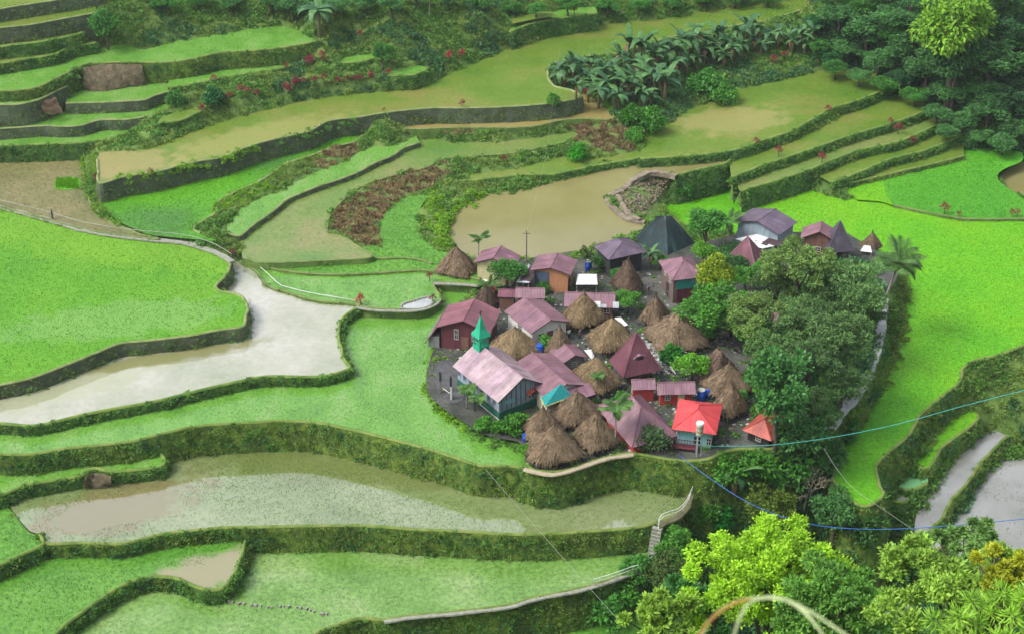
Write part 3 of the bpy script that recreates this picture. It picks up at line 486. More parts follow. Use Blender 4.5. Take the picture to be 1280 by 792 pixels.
for k, f in FD.items():
    z = f['z']; P = f['poly'].copy(); P[:, 2] = z + (.002 * (KEYS.index(k) % 5))
    fo = obj(SOLIDNAME.get(f['surf'], 'rice_field'), P, [tuple(range(len(P)))], SURF[f['surf']]); tag(fo, f['lab'], None, None, 'structure'); f['obj'] = fo
    if f['surf'] in RICE:
        key, dens, sc = RICE[f['surf']]; X, Y = field_points(k, dens)
        if f['surf'] in ('rice_mid', 'rice_light', 'paddy_grey', 'stubble', 'olive_green', 'rice_patchy'):
            v = vnoise(X * .22, Y * .22, z) + .5 * vnoise(X * .8, Y * .8, z + 1); m = RNG.uniform(-1.2, 1.0, len(X)) < v + .35; X, Y = X[m], Y[m]
        if k in ('R6', 'R5', 'R7', 'R9'): m = vnoise(X * .5, Y * .5) > (-.1 if k == 'R6' else .35); X, Y = X[m], Y[m]
        scatter('rice_plants', key, np.stack([X, Y, np.full(len(X), z)], 1), RNG.uniform(.7, 1.2, len(X)) * sc, fo, .12)
    if f['wall'] and f['wlab']:
        st = f['wall']; S = f['fp']; n = len(S)
        T = np.gradient(S[:, :2], axis=0); T /= np.linalg.norm(T, axis=1, keepdims=True) + 1e-9; NRM = np.stack([T[:, 1], -T[:, 0]], 1)
        for _ in range(3): NRM = np.vstack([NRM[:1], (NRM[:-2] + NRM[1:-1] * 2 + NRM[2:]) / 4, NRM[-1:]])
        NRM /= np.linalg.norm(NRM, axis=1, keepdims=True)
        wl = None; hp = []; rimV, rimF, fv, ff, tp = [], [], [], [], []
        for s0, s1 in (f['spans'] or [(0, 1)]):
            I = np.arange(int(s0 * (n - 1)), int(s1 * (n - 1)) + 1)
            if len(I) < 3: continue
            q = S[I]; nr = NRM[I]; zb = np.minimum.reduce([hz(q[:, 0] + nr[:, 0] * d, q[:, 1] + nr[:, 1] * d) for d in (.9, 1.5)])
            zb = np.minimum(zb, z - .15) - .3; zb = np.convolve(np.pad(zb, 2, mode='edge'), np.ones(5) / 5, 'valid'); h = z - zb; rows = int(max(3, min(9, np.ceil(h.max() / .55))))
            rw = .14 if st == 'low' else .22; rh = {'stone': .2, 'mossy': .25, 'hedge': .32, 'low': .14}[st]
            wob = .10 * vnoise(q[:, 0] * 1.3, q[:, 1] * 1.3) + .09 * vnoise(q[:, 0] * .35, q[:, 1] * .35, 4); prof = [(-rw - .12, -.1), (-rw, rh), (.02, rh + .02), (.12, rh * .35)]
            b0 = len(rimV)
            for o_, dz in prof:
                rimV += list(np.stack([q[:, 0] + nr[:, 0] * (o_ + wob), q[:, 1] + nr[:, 1] * (o_ + wob), z + dz + wob * .6], 1))
            m = len(I)
            for r in range(3):
                for i in range(m - 1): rimF.append((b0 + r * m + i, b0 + (r + 1) * m + i, b0 + (r + 1) * m + i + 1, b0 + r * m + i + 1))
            b0 = len(fv); bat = .12 if st == 'stone' else .2; amp = {'stone': .07, 'mossy': .14, 'hedge': .2, 'low': .06}[st]
            for r in range(rows + 1):
                t = r / rows; ou = .10 + bat * h * t + wob + amp * vnoise(q[:, 0] * 2.1 + r, q[:, 1] * 2.1, r * 1.7) * (1 if r else .3)
                fv += list(np.stack([q[:, 0] + nr[:, 0] * ou, q[:, 1] + nr[:, 1] * ou, z + rh * .3 - (h + rh * .3) * t], 1))
            for r in range(rows):
                for i in range(m - 1): ff.append((b0 + r * m + i, b0 + (r + 1) * m + i, b0 + (r + 1) * m + i + 1, b0 + r * m + i + 1))
            # plants on the face
            L_ = np.linalg.norm(np.diff(q[:, :2], axis=0), axis=1).sum(); dens = {'stone': 3.2, 'mossy': 6.0, 'hedge': 6.5, 'low': 3.0}[st]; cnt = int(dens * L_ * max(.5, h.mean()))
            j = RNG.integers(0, m, cnt); t = RNG.uniform(0, 1, cnt) ** (1.0 if st != 'stone' else .5); tt = t * h[j]
            ou = .12 + bat * tt + RNG.uniform(-.05, .08, cnt)
            if st == 'hedge': nb_ = int(L_ * 1.6); jj = RNG.integers(0, m, nb_); hp.append(np.stack([q[jj, 0] + nr[jj, 0] * RNG.uniform(-.25, .35, nb_), q[jj, 1] + nr[jj, 1] * RNG.uniform(-.25, .35, nb_), z + RNG.uniform(-.5, .1, nb_)], 1))
            tp.append(np.stack([q[j, 0] + nr[j, 0] * ou + RNG.normal(0, .2, cnt), q[j, 1] + nr[j, 1] * ou + RNG.normal(0, .05, cnt), z + .1 - tt * .95], 1))
        if not fv: continue
        wl = obj('terrace_wall', np.array(fv), ff, WALLM[st], None, st != 'stone'); tag(wl, f['wlab'], 'wall'); f['wobj'] = wl
        obj('rim', np.array(rimV), rimF, RIMS[st], wl, True)
        if hp: hp = np.vstack(hp); scatter('hedge_leaves', 'bush_green', hp, RNG.uniform(.4, .85, len(hp)), wl, .3)
        tp = np.vstack(tp); m, _, _ = visible(tp[:, 0], tp[:, 1], tp[:, 2], 20); tp = tp[m]
        mix = {'stone': (('tuft_green', .35), ('grass_moss', .35), ('tuft_moss', .3)), 'mossy': (('tuft_moss', .4), ('tuft_green', .45), ('tuft_dark', .15)), 'hedge': (('tuft_green', .5), ('tuft_dark', .25), ('tuft_moss', .25)), 'low': (('tuft_moss', .4), ('grass_moss', .6))}[st]
        # patches of species
        v = vnoise(tp[:, 0] * .35, tp[:, 1] * .35, tp[:, 2] * .5 + Z[k]) * .5 + .5 + RNG.normal(0, .15, len(tp)); v = np.clip(v, 0, .999); lo = 0; o_ = np.argsort(np.argsort(v)) / max(1, len(v))
        for key, fr in mix:
            s = (o_ >= lo) & (o_ < lo + fr); lo += fr
            scatter('wall_ferns', key, tp[s], RNG.uniform(.5, 1.15, s.sum()) * (.8 if st in ('stone', 'low') else 1), wl, .5)
# ------------------------------------------------------------------ houses
def roofmat(name, c, wear=.25, rough=.5):
    """painted corrugated iron: UV x runs along the eave, y up the slope"""
    m, t, b, out = newmat(name); N = t.nodes; L = t.links
    uv = N.new('ShaderNodeUVMap'); uv.uv_map = 'uv'
    wv = N.new('ShaderNodeTexWave'); wv.wave_type = 'BANDS'; wv.bands_direction = 'X'; wv.inputs['Scale'].default_value = 1.6; wv.inputs['Distortion'].default_value = 0
    L.new(uv.outputs[0], wv.inputs['Vector']); bp = N.new('ShaderNodeBump'); bp.inputs['Strength'].default_value = .5; bp.inputs['Distance'].default_value = .05; L.new(wv.outputs['Fac'], bp.inputs['Height']); L.new(bp.outputs[0], b.inputs['Normal'])
    g = N.new('ShaderNodeNewGeometry'); n = N.new('ShaderNodeTexNoise'); n.inputs['Scale'].default_value = .7; n.inputs['Detail'].default_value = 7; L.new(g.outputs['Position'], n.inputs['Vector'])
    r = ramp(N, [(.3, tuple(x * (1 - wear) for x in c)), (.52, c), (.72, tuple(min(1, x * (1 + wear) + .05 * wear) for x in c))], TONE); L.new(n.outputs['Fac'], r.inputs[0])
    mp = N.new('ShaderNodeMapping'); mp.inputs['Scale'].default_value = (5, .45, 1); L.new(uv.outputs[0], mp.inputs[0])
    n2 = N.new('ShaderNodeTexNoise'); n2.inputs['Scale'].default_value = 1.0; n2.inputs['Detail'].default_value = 4; L.new(mp.outputs[0], n2.inputs['Vector'])
    mr = N.new('ShaderNodeMapRange'); mr.inputs['From Min'].default_value = .3; mr.inputs['From Max'].default_value = .75; mr.inputs['To Min'].default_value = 1.15; mr.inputs['To Max'].default_value = .72; L.new(n2.outputs['Fac'], mr.inputs[0])
    mx = N.new('ShaderNodeMix'); mx.data_type = 'RGBA'; mx.blend_type = 'MULTIPLY'; mx.inputs['Factor'].default_value = 1; L.new(r.outputs[0], mx.inputs[6]); L.new(mr.outputs[0], mx.inputs[7])
    oi = N.new('ShaderNodeObjectInfo'); m2 = N.new('ShaderNodeMix'); m2.data_type = 'RGBA'; m2.blend_type = 'MULTIPLY'; m2.inputs['Factor'].default_value = 1; L.new(mx.outputs[2], m2.inputs[6]); L.new(oi.outputs['Color'], m2.inputs[7])
    L.new(m2.outputs[2], b.inputs['Base Color']); b.inputs['Roughness'].default_value = rough; b.inputs['Specular IOR Level'].default_value = .4
    return m
RM = dict(pink=roofmat('roof_rose', (.20, .10, .13)), pale=roofmat('roof_pale_rose', (.33, .235, .27), .3), maroon=roofmat('roof_maroon', (.14, .045, .065)), purple=roofmat('roof_purple', (.115, .085, .125)),
          dusk=roofmat('roof_dusky', (.065, .055, .08)), red=roofmat('roof_red', (.55, .055, .06), .12), rust=roofmat('roof_rusty', (.36, .07, .05), .5), white=roofmat('roof_white', (.66, .66, .66), .15), grey=roofmat('roof_grey', (.36, .38, .40), .25),
          brick=roofmat('roof_rose_red', (.215, .085, .11), .2))
def wallmat(name, c, v=.2): return noisemat(name, [(.3, tuple(x * (1 - v) for x in c)), (.7, tuple(min(1, x * (1 + v)) for x in c))], 1.2, .85, stretch=(3, 3, .5), bump=.2, bscale=6, fine=(5, .85, 1.1))
WM = dict(cream=wallmat('wall_cream', (.52, .46, .27)), orange=wallmat('wall_orange', (.42, .20, .10)), slate=wallmat('wall_slate', (.07, .10, .15)), greyblue=wallmat('wall_greyblue', (.24, .30, .35)), wood=wallmat('wall_wood', (.14, .10, .085), .35),
          maroon=wallmat('wall_maroon', (.11, .03, .038), .3), red=wallmat('wall_red', (.40, .05, .045)), teal=wallmat('wall_teal', (.03, .26, .23)), sky=wallmat('wall_sky', (.20, .42, .46)), stone=wallmat('wall_stone', (.17, .17, .165), .4), green=wallmat('wall_green', (.012, .11, .065)),
          white=wallmat('wall_white', (.68, .67, .63), .1), dark=wallmat('wall_dark', (.03, .03, .033), .3), brown=wallmat('wall_brown', (.17, .085, .06), .3), concrete=wallmat('wall_concrete', (.27, .27, .26), .3))
GLASS = plain('window_dark', (.015, .018, .022), .15, .1, spec=.6); POLE = plain('weathered_post', (.19, .16, .13), .9, .3); TRIM = plain('trim_white', (.42, .41, .39), .6, .1)
DARKTRIM = plain('trim_dark', (.06, .035, .04), .7, .2); STEEL = plain('steel_pole', (.42, .43, .44), .4, .15, metallic=.3)

def clip_strip(poly, s0, s1):
    for c, sg in ((s0, 1), (s1, -1)):
        out = []
        for i in range(len(poly)):
            a, b = poly[i], poly[(i + 1) % len(poly)]; da, db = (a[0] - c) * sg, (b[0] - c) * sg
            if da >= 0: out.append(a)
            if (da > 0 > db) or (da < 0 < db): k = da / (da - db); out.append((c, a[1] + (b[1] - a[1]) * k))
        poly = out
        if len(poly) < 3: return []
    return poly
def sheet_slope(roof, poly, mat, wid=.95, tint=.12, rs=None):
    """cover a roof plane (first edge = eave) with separate iron sheets"""
    rs = rs or random.Random(len(poly) + int(abs(poly[0][0]) * 100)); Q = [Vector(p) for p in poly]; e = (Q[1] - Q[0]); Ln = e.length; e.normalize(); n = e.cross(Q[-1] - Q[0]).normalized(); up = n.cross(e)
    if n.z < 0: n = -n
    st = [((q - Q[0]).dot(e), (q - Q[0]).dot(up)) for q in Q]; s_min = min(s for s, _ in st); s_max = max(s for s, _ in st); k = max(1, round((s_max - s_min) / wid))
    for i in range(k):
        c = clip_strip(st, s_min + (s_max - s_min) * i / k + .004, s_min + (s_max - s_min) * (i + 1) / k - .004)
        if len(c) < 3: continue
        ar = abs(sum(c[j][0] * c[(j + 1) % len(c)][1] - c[(j + 1) % len(c)][0] * c[j][1] for j in range(len(c)))) / 2
        if ar < .03: continue
        lift = .02 + .018 * (i % 2) + rs.uniform(0, .012); m = len(c); V = [Q[0] + e * s + up * (t - (.03 if t < .01 else 0)) + n * lift for s, t in c]; V += [v - n * .03 for v in V]
        F = [tuple(range(m)), tuple(range(2 * m - 1, m - 1, -1))] + [(j, j + m, (j + 1) % m + m, (j + 1) % m) for j in range(m)]
        me = mesh('roof_sheet', V, F, mat); uv = me.uv_layers.new(name='uv'); off = rs.uniform(0, 50)
        for l in me.loops: s, t = c[l.vertex_index % m]; uv.data[l.index].uv = (s, t + off)
        o = mk('roof_sheet', me, roof); v = 1 + rs.uniform(-tint, tint); o.color = (v, v * rs.uniform(.96, 1.03), v * rs.uniform(.96, 1.04), 1)
def frame_from(A, B, C, ze):
    a, b, c = (U(*q, ze)[:2] for q in (A, B, C)); u = b - a; L = np.linalg.norm(u); u = u / L; wv = (c - b) - ((c - b) @ u) * u; W = np.linalg.norm(wv); wd = np.array([-u[1], u[0]])
    cen = (a + b) / 2 + wd * W / 2
    return cen, math.atan2(u[1], u[0]), L, W
def solve_rise(x, y, ze, px, py):
    lo, hi = 0, 8
    for _ in range(30):
        m = (lo + hi) / 2
        if proj((x, y, ze + m))[1] > py: lo = m
        else: hi = m
    return lo
def window(par, sz, side, s, z, L, W, mat=None, pane=GLASS, shutter=None):
    """window on a wall; side f/b/l/r, s along the wall from its middle"""
    w_, h_ = sz; o = {'f': (s, -W / 2, 0), 'b': (s, W / 2, math.pi), 'l': (-L / 2, s, -math.pi / 2), 'r': (L / 2, s, math.pi / 2)}[side]
    f = MB()
    for dx, dz, a, b in ((0, h_ / 2, w_ + .1, .08), (0, -h_ / 2, w_ + .1, .08), (-w_ / 2, 0, .08, h_), (w_ / 2, 0, .08, h_), (0, 0, .05, h_), (0, 0, w_, .05)): f.box((dx, -.04, dz), (a, .09, b))
    fo = f.build('window', mat or TRIM, par); fo.location = (o[0], o[1], z); fo.rotation_euler = (0, 0, o[2])
    po = MB().box((0, -.005, 0), (w_, .04, h_)).build('pane', pane, fo); return fo
def door(par, sz, side, s, L, W, mat, z=0):
    w_, h_ = sz; o = {'f': (s, -W / 2, 0), 'l': (-L / 2, s, -math.pi / 2), 'r': (L / 2, s, math.pi / 2)}[side]
    d = MB().box((0, -.03, h_ / 2 + z), (w_, .08, h_)).build('door', mat, par); d.location = (o[0], o[1], 0); d.rotation_euler = (0, 0, o[2]); MB().box((w_ * .35, -.09, h_ * .45 + z), (.06, .06, .14)).build('handle', STEEL, d)
def house(label, A, B, C, ze=3.2, zg=None, R=None, rise=None, kind='gable', axis='BC', roof='pink', wall='wood', inset=.4, ridge=None, wins=(), doors=(), stilt=0, overl=0, gable=None, cap=None, wide=.95, name='house', hipf=.5, cat='house'):
    zg = Z['VG'] if zg is None else zg; cen, rz, L, W = frame_from(A, B, C, ze); he = ze - zg
    if axis == 'AB' and rise is None: rise = 1.0
    if rise is None:
        u = np.array([math.cos(rz), math.sin(rz)]); wd = np.array([-u[1], u[0]])
        q = cen - wd * W / 2 if kind == 'gable' else cen - wd * 0
        rise = max(.4, solve_rise(q[0], q[1], ze, *R))
    root = empty(name, (cen[0], cen[1], zg), rz); tag(root, label, cat)
    x, y, h = L / 2, W / 2, he; e = .0
    if kind == 'gable' and axis == 'BC':
        P = [[(x, -y, h), (x, y, h), (0, y, h + rise), (0, -y, h + rise)], [(-x, y, h), (-x, -y, h), (0, -y, h + rise), (0, y, h + rise)]]; caps = [((0, -y, h + rise), (0, y, h + rise))]
    elif kind == 'gable':
        P = [[(-x, -y, h), (x, -y, h), (x, 0, h + rise), (-x, 0, h + rise)], [(x, y, h), (-x, y, h), (-x, 0, h + rise), (x, 0, h + rise)]]; caps = [((-x, 0, h + rise), (x, 0, h + rise))]
    elif kind == 'pyramid':
        a = (0, 0, h + rise); c4 = [(-x, -y, h), (x, -y, h), (x, y, h), (-x, y, h)]; P = [[c4[i], c4[(i + 1) % 4], a] for i in range(4)]; caps = [(c, a) for c in c4]
    else:
        r = ridge if ridge is not None else max(0.2, (W - L) / 2 if axis == 'BC' else (L - W) / 2)
        if axis == 'BC': p, q = (0, -r, h + rise), (0, r, h + rise); P = [[(-x, -y, h), (x, -y, h), p], [(x, -y, h), (x, y, h), q, p], [(x, y, h), (-x, y, h), q], [(-x, y, h), (-x, -y, h), p, q]]; caps = [(p, q), ((-x, -y, h), p), ((x, -y, h), p), ((x, y, h), q), ((-x, y, h), q)]
        else: p, q = (-r, 0, h + rise), (r, 0, h + rise); P = [[(-x, -y, h), (x, -y, h), q, p], [(x, -y, h), (x, y, h), q], [(x, y, h), (-x, y, h), p, q], [(-x, y, h), (-x, -y, h), p]]; caps = [(p, q), ((-x, -y, h), p), ((x, -y, h), q), ((x, y, h), q), ((-x, y, h), p)]
    b = MB()
    for pl in P: b.slab([(px_ , py_, pz - .015) for px_, py_, pz in pl], .07)
    ro = b.build('roof', DARKTRIM, root); rs = random.Random(int(A[0] * 7 + A[1]))
    for pl in P: sheet_slope(ro, pl, RM[roof], wide, .10, rs)
    cb = MB()
    for p, q in caps: cb.tube([(p[0], p[1], p[2] + .03), (q[0], q[1], q[2] + .03)], .085, 6)
    co = cb.build('ridge_cap', RM[cap or roof], ro); co.color = (1.25, 1.2, 1.2, 1); co.data.uv_layers.new(name='uv')
    # walls
    lx, ly = x - inset, y - inset; b = MB(); z0 = stilt
    hb = h - .1
    if kind == 'gable':
        k = inset / (x if axis == 'BC' else y); gh = hb + rise * (1 - .02)
        if axis == 'BC':
            s = hb + rise * k; V = [(-lx, -ly, z0), (lx, -ly, z0), (lx, ly, z0), (-lx, ly, z0), (-lx, -ly, s - .05), (lx, -ly, s - .05), (lx, ly, s - .05), (-lx, ly, s - .05), (0, -ly, gh - .05), (0, ly, gh - .05)]
            b.add(V, [(0, 1, 5, 8, 4), (1, 2, 6, 5), (2, 3, 7, 9, 6), (3, 0, 4, 7), (3, 2, 1, 0), (4, 8, 9, 7), (8, 5, 6, 9)])
        else:
            s = hb + rise * k; V = [(-lx, -ly, z0), (lx, -ly, z0), (lx, ly, z0), (-lx, ly, z0), (-lx, -ly, s - .05), (lx, -ly, s - .05), (lx, ly, s - .05), (-lx, ly, s - .05), (-lx, 0, gh - .05), (lx, 0, gh - .05)]
            b.add(V, [(0, 1, 5, 4), (1, 2, 6, 9, 5), (2, 3, 7, 6), (3, 0, 4, 8, 7), (3, 2, 1, 0), (4, 5, 9, 8), (8, 9, 6, 7)])
    else: b.box((0, 0, (hb + z0) / 2), (2 * lx, 2 * ly, hb - z0))
    wo = b.build('wall', WM[wall], root)
    if stilt:
        for sx in (-1, 1):
            for sy in (-1, 0, 1): MB().tube([(sx * (lx - .15), sy * (ly - .15), -.6), (sx * (lx - .15), sy * (ly - .15), stilt + .05)], .09, 6).build('stilt', POLE, root)
    for w_ in wins: window(root, w_[0], w_[1], w_[2], w_[3], 2 * lx, 2 * ly, *w_[4:])
    for d in doors: door(root, d[0], d[1], d[2], 2 * lx, 2 * ly, *d[3:])
    return root, (L, W, lx, ly, he, rise)

W1 = (.8, .7); W2 = (.6, .6)
r_, d_ = house('cream walled house with a dusty pink gable roof behind a round tree', (592,329), (641,336), (657,321), ze=3.6, R=(621,323), wall='cream', wins=[((.8, .8), 'f', .9, 1.7)], doors=[((.9, 1.9), 'l', 0, WM['brown'])])
MB().box((-1.5, -d_[3] - .25, .25), (1.6, .5, .5)).build('step', WM['white'], r_)
r_, d_ = house('orange walled house under a dusty pink gable roof by the pond', (663,338), (713,344), (722,325), ze=3.6, R=(688,335), wall='orange', wins=[((.7, .9), 'r', .4, 1.5)], doors=[((.9, 1.9), 'r', -1.2, WM['dark'])])
MB().box((-d_[2] * .55, -d_[3] - .05, 1.5), (d_[2] * .85, .06, 2.6)).build('tarpaulin', WM['slate'], r_)
house('purple grey hip roofed house between the muddy pond and a thatched hut', (761,325), (807,315), (797,296), ze=3.6, R=(777,301), kind='hip', axis='BC', ridge=.6, roof='purple', wall='dark', wins=[((.9, .7), 'f', 0, 1.7)])
r_, d_ = house('tall wooden house with a turquoise upper front and dusky pink hip roof', (840,351), (882,346), (873,321), ze=4.3, rise=1.5, kind='hip', roof='pink', wall='wood', wins=[(W1, 'l', -1.2, 3), (W1, 'l', .8, 3), (W2, 'f', .9, 3.2)], doors=[((.9, 1.9), 'l', -.2, WM['dark'])])
MB().box((.1, -d_[3] - .04, 2.9), (d_[2] * 1.7, .06, 1.6)).build('upper_panel', WM['teal'], r_); MB().box((-.4, -d_[3] - .04, 1.0), (d_[2] * 1.1, .06, 1.9)).build('lower_panel', WM['maroon'], r_)
house('grey blue house with a big purple roof at the lime field edge', (918,276), (974,294), (1001,279), ze=3.9, zg=-.6, R=(945,277), roof='purple', wall='greyblue', wins=[((1.0, .9), 'f', -1, 2.3), ((1.0, .9), 'f', 1.2, 2.3), ((2.2, 1.1), 'r', .2, 2.4)])
house('dusky pink roofed house next to the purple pyramid roof', (1001,298), (1046,303), (1055,290), ze=3.2, zg=0, R=(1029,290), roof='pink', wall='brown', wins=[(W1, 'f', 0, 1.6)])
r_, d_ = house('small hut with a maroon iron pyramid roof below white sheet roofs', (908,323), (944,333), (958,321), ze=2.4, rise=3.2, kind='pyramid', roof='maroon', wall='wood', cap='pink', doors=[((.8, 1.4), 'f', 0, WM['dark'])], inset=.8, stilt=.5)
r_, d_ = house('dark purple iron pyramid roof hut with a triangular vent', (1034,316), (1068,314), (1086,299), ze=1.9, zg=.2, rise=4.0, kind='pyramid', roof='dusk', wall='wood', inset=.8, stilt=.5, doors=[((.8, 1.2), 'f', 0, WM['dark'])])
MB().slab([(-.5, -d_[1] / 2 * .6, d_[4] + 1.35), (.5, -d_[1] / 2 * .52, d_[4] + 1.35), (0, -d_[1] / 2 * .42, d_[4] + 2.15)], .35).build('vent', WM['dark'], r_)
# maroon barn with a long catslide side
r_, d_ = house('maroon timber house with a red pink roof left of the church steeple', (546,409), (612,417), (645,391), ze=3.7, R=(577,401), roof='brick', wall='maroon', wins=[((1.3, .6), 'r', 1.5, 2.3), ((1.3, .6), 'r', -1.2, 2.3), ((.5, 1.4), 'f', -1, 2.2), ((.5, 1.4), 'f', 1.3, 2.2)], doors=[((1.0, 1.9), 'f', .1, WM['brown'])])
MB().slab([(-d_[0] / 2 - 1.6, -d_[1] / 2, d_[4] - 2.6), (-d_[0] / 2, -d_[1] / 2, d_[4] - .1), (-d_[0] / 2, d_[1] / 2, d_[4] - .1), (-d_[0] / 2 - 1.6, d_[1] / 2, d_[4] - 2.6)][::-1], .08).build('side_roof', RM['maroon'], r_).data.uv_layers.new(name='uv')
MB().box((-d_[0] / 2 - .5, -.3, .8), (1.4, d_[1] - 1, 1.6)).build('lean_to', WM['stone'], r_)
house('little pink outhouse roof nearest the blue post box', (561,402), (577,404), (583,396), ze=2.6, rise=.35, roof='brick', wall='orange', inset=.15, name='shed', cat='shed')
house('little pink outhouse roof behind the maroon timber house', (577,387), (592,390), (600,381), ze=2.6, rise=.35, roof='brick', wall='stone', inset=.15, name='shed', cat='shed')
house('wide pink gabled house in the middle with a white fronted gable', (664,417), (713,402), (676,375), ze=3.2, R=(690,400), wall='white', roof='pink', wins=[(W1, 'f', -1.2, 1.6), (W1, 'f', 1.3, 1.6), (W1, 'l', 0, 1.7)], doors=[((.9, 1.9), 'f', .1, WM['brown'])])
house('long pink roof running behind the wide gabled house', (644,372), (681,373), (685,362), ze=2.8, rise=.8, axis='AB', wall='brown', roof='pink', wins=[(W2, 'f', 1, 1.6)])
house('low dark red roof beside the fern shrub', (622,371), (644,372), (648,362), ze=2.6, rise=.5, axis='AB', wall='brown', roof='maroon', inset=.2, name='shed', cat='shed')
r_, d_ = house('pink roofed house behind the tall pointed hut with patched eaves', (705,383), (769,385), (764,368), ze=2.8, rise=1.1, axis='AB', wall='brown', roof='pink', wins=[(W1, 'f', 2.2, 1.6)])
for i, c in enumerate(('white', 'grey', 'brick', 'grey')):
    o = MB().slab([(.6 + i * .8, -d_[1] / 2 - .05, d_[4] + .05), (1.38 + i * .8, -d_[1] / 2 - .05, d_[4] + .05), (1.38 + i * .8, -d_[1] / 2 + .75, d_[4] + .5), (.6 + i * .8, -d_[1] / 2 + .75, d_[4] + .5)], .03).build('patch_sheet', RM[c], r_); o.data.uv_layers.new(name='uv')
house('small stone fronted house with a two tone pink roof in the centre', (703,455), (735,447), (716,431), ze=2.4, rise=.8, wall='stone', roof='pink', wins=[(W2, 'f', 0, 1.2)], inset=.3)
r_, d_ = house('big pink roofed house right behind the church', (682,497), (734,481), (681,444), ze=3.3, R=(708,480), wall='white', roof='pink', wins=[(W1, 'f', 1.4, 2.2), (W1, 'r', 2, 2.0), (W1, 'r', -2, 2.0)], doors=[((.9, 1.9), 'r', 0, WM['brown'])])
o = MB().slab([(d_[0] / 2 - 3.2, -d_[1] / 2 - 1.5, 2.2), (d_[0] / 2 + .3, -d_[1] / 2 - 1.5, 2.2), (d_[0] / 2 + .3, -d_[1] / 2 + .2, 2.9), (d_[0] / 2 - 3.2, -d_[1] / 2 + .2, 2.9)], .06).build('porch_roof', RM['pink'], r_); o.data.uv_layers.new(name='uv')
r_, d_ = house('maroon iron pyramid roof with a small dormer', (779,472), (827,462), (812,440), ze=2.2, rise=4.6, kind='pyramid', roof='maroon', wall='wood', inset=.9, stilt=.5, cap='maroon')
f_ = MB(); f_.slab([(-.1, -d_[1] / 2 * .66, d_[4] + 2.2), (.75, -d_[1] / 2 * .66, d_[4] + 1.85), (.75, -d_[1] / 2 * .3, d_[4] + 2.2), (-.1, -d_[1] / 2 * .3, d_[4] + 2.5)], .05); f_.slab([(-.95, -d_[1] / 2 * .66, d_[4] + 1.85), (-.1, -d_[1] / 2 * .66, d_[4] + 2.2), (-.1, -d_[1] / 2 * .3, d_[4] + 2.5), (-.95, -d_[1] / 2 * .3, d_[4] + 2.2)], .05)
o = f_.build('dormer', RM['pink'], r_); o.data.uv_layers.new(name='uv'); MB().box((-.1, -d_[1] / 2 * .55, d_[4] + 1.75), (.9, .5, .7)).build('opening', WM['dark'], o)
house('red walled house with the longer pink roof beside the bright bush', (822,493), (870,492), (866,480), ze=2.4, rise=1.0, axis='AB', wall='red', roof='pink', wins=[(W2, 'f', -1, 1.1), (W2, 'r', 0, 1.1)], doors=[((.8, 1.5), 'f', .6, WM['cream'])])
house('red walled annex with the shorter pink roof below the dormer pyramid', (790,487), (820,486), (818,475), ze=2.4, rise=.8, axis='AB', wall='red', roof='pink', inset=.2, wins=[(W2, 'l', 0, 1.1)])
house('sprawling dusty pink hip roof at the village front', (790,559), (848,544), (808,491), ze=1.9, rise=2.5, kind='hip', ridge=1.0, roof='pink', wall='red', wins=[(W2, 'f', -1.5, .8), (W2, 'f', 1.5, .8), (W2, 'l', 2, .8)], doors=[((.9, 1.1), 'f', 0, WM['cream'])], inset=.5)
r_, d_ = house('bright red hip roof house with pale blue walls', (840,536), (895,543), (909,506), ze=3.1, zg=-.2, rise=1.3, kind='hip', ridge=.5, roof='red', wall='sky', cap='red', wins=[((.8, 1.1), 'f', .4, 1.9, WM['sky']), ((.5, .9), 'f', 1.7, 1.9), (W1, 'r', 0, 1.9)], inset=.55)
pb = MB()
for s in range(9): pb.box((-d_[0] / 2 + .2 + s * .33, -d_[1] / 2 - .25, 1.75), (.06, .05, .9))
pb.box((-d_[0] / 2 + 1.5, -d_[1] / 2 - .25, 2.2), (3, .07, .07)).box((-d_[0] / 2 + 1.5, -d_[1] / 2 - .1, 1.25), (3.2, 1.0, .12)); pb.build('balcony', WM['maroon'], r_)
MB().box((.6, -d_[1] / 2 - .1, -.2), (2.8, 1.4, 1.9)).build('foundation', WM['concrete'], r_)
house('rusty red hip roof house at the trees edge', (928,537), (964,551), (992,528), ze=2.0, zg=-.3, rise=1.4, kind='hip', axis='BC', ridge=.9, roof='rust', wall='dark', cap='rust', inset=.5, wins=[(W2, 'f', 0, 1.6)])

# ---------------------------------------------------------------- the church
ch, d_ = house('long pale pink roofed church with green skirting and a green steeple', (623,503), (684,480), (619,438), ze=3.3, R=(657,472), roof='pale', wall='greyblue', cap='pale', inset=.45, name='church', cat='church')
L, W, lx, ly, he, rise = d_
for side in range(2):
    b = MB()
    if side == 0: b.box((0, -ly - .05, .45), (2 * lx + .2, .12, 1.0)); b.box((0, -ly - .07, -.1), (2 * lx + .25, .12, .1))
    else: b.box((-lx - .05, 0, .45), (.12, 2 * ly, 1.0))
    b.build('skirting', WM['green'], ch)
MB().box((-lx - .14, 0, -.02), (.08, 2 * ly, .1)).build('sill_board', WM['white'], ch)
nb = 14
bm = mesh('wall_board', *(lambda m: (m.V, m.F))(MB().box((0, 0, 0), (.05, 2 * ly / nb - .05, 1.5))), WM['greyblue'])
for i in range(nb):
    o = mk('wall_board', bm, ch); o.location = (-lx - .03, -ly + (i + .5) * 2 * ly / nb, 1.72 + .01 * (i % 3)); 
for i in range(1, nb, 2):
    f = MB().box((0, 0, 0), (.06, .5, .55)).build('window', WM['slate'], ch); f.location = (-lx - .05, -ly + (i + .5) * 2 * ly / nb, 1.9)
fb = mesh('gable_board', *(lambda m: (m.V, m.F))(MB().box((0, 0, 0), (.06, .05, 1.0))), WM['slate'])
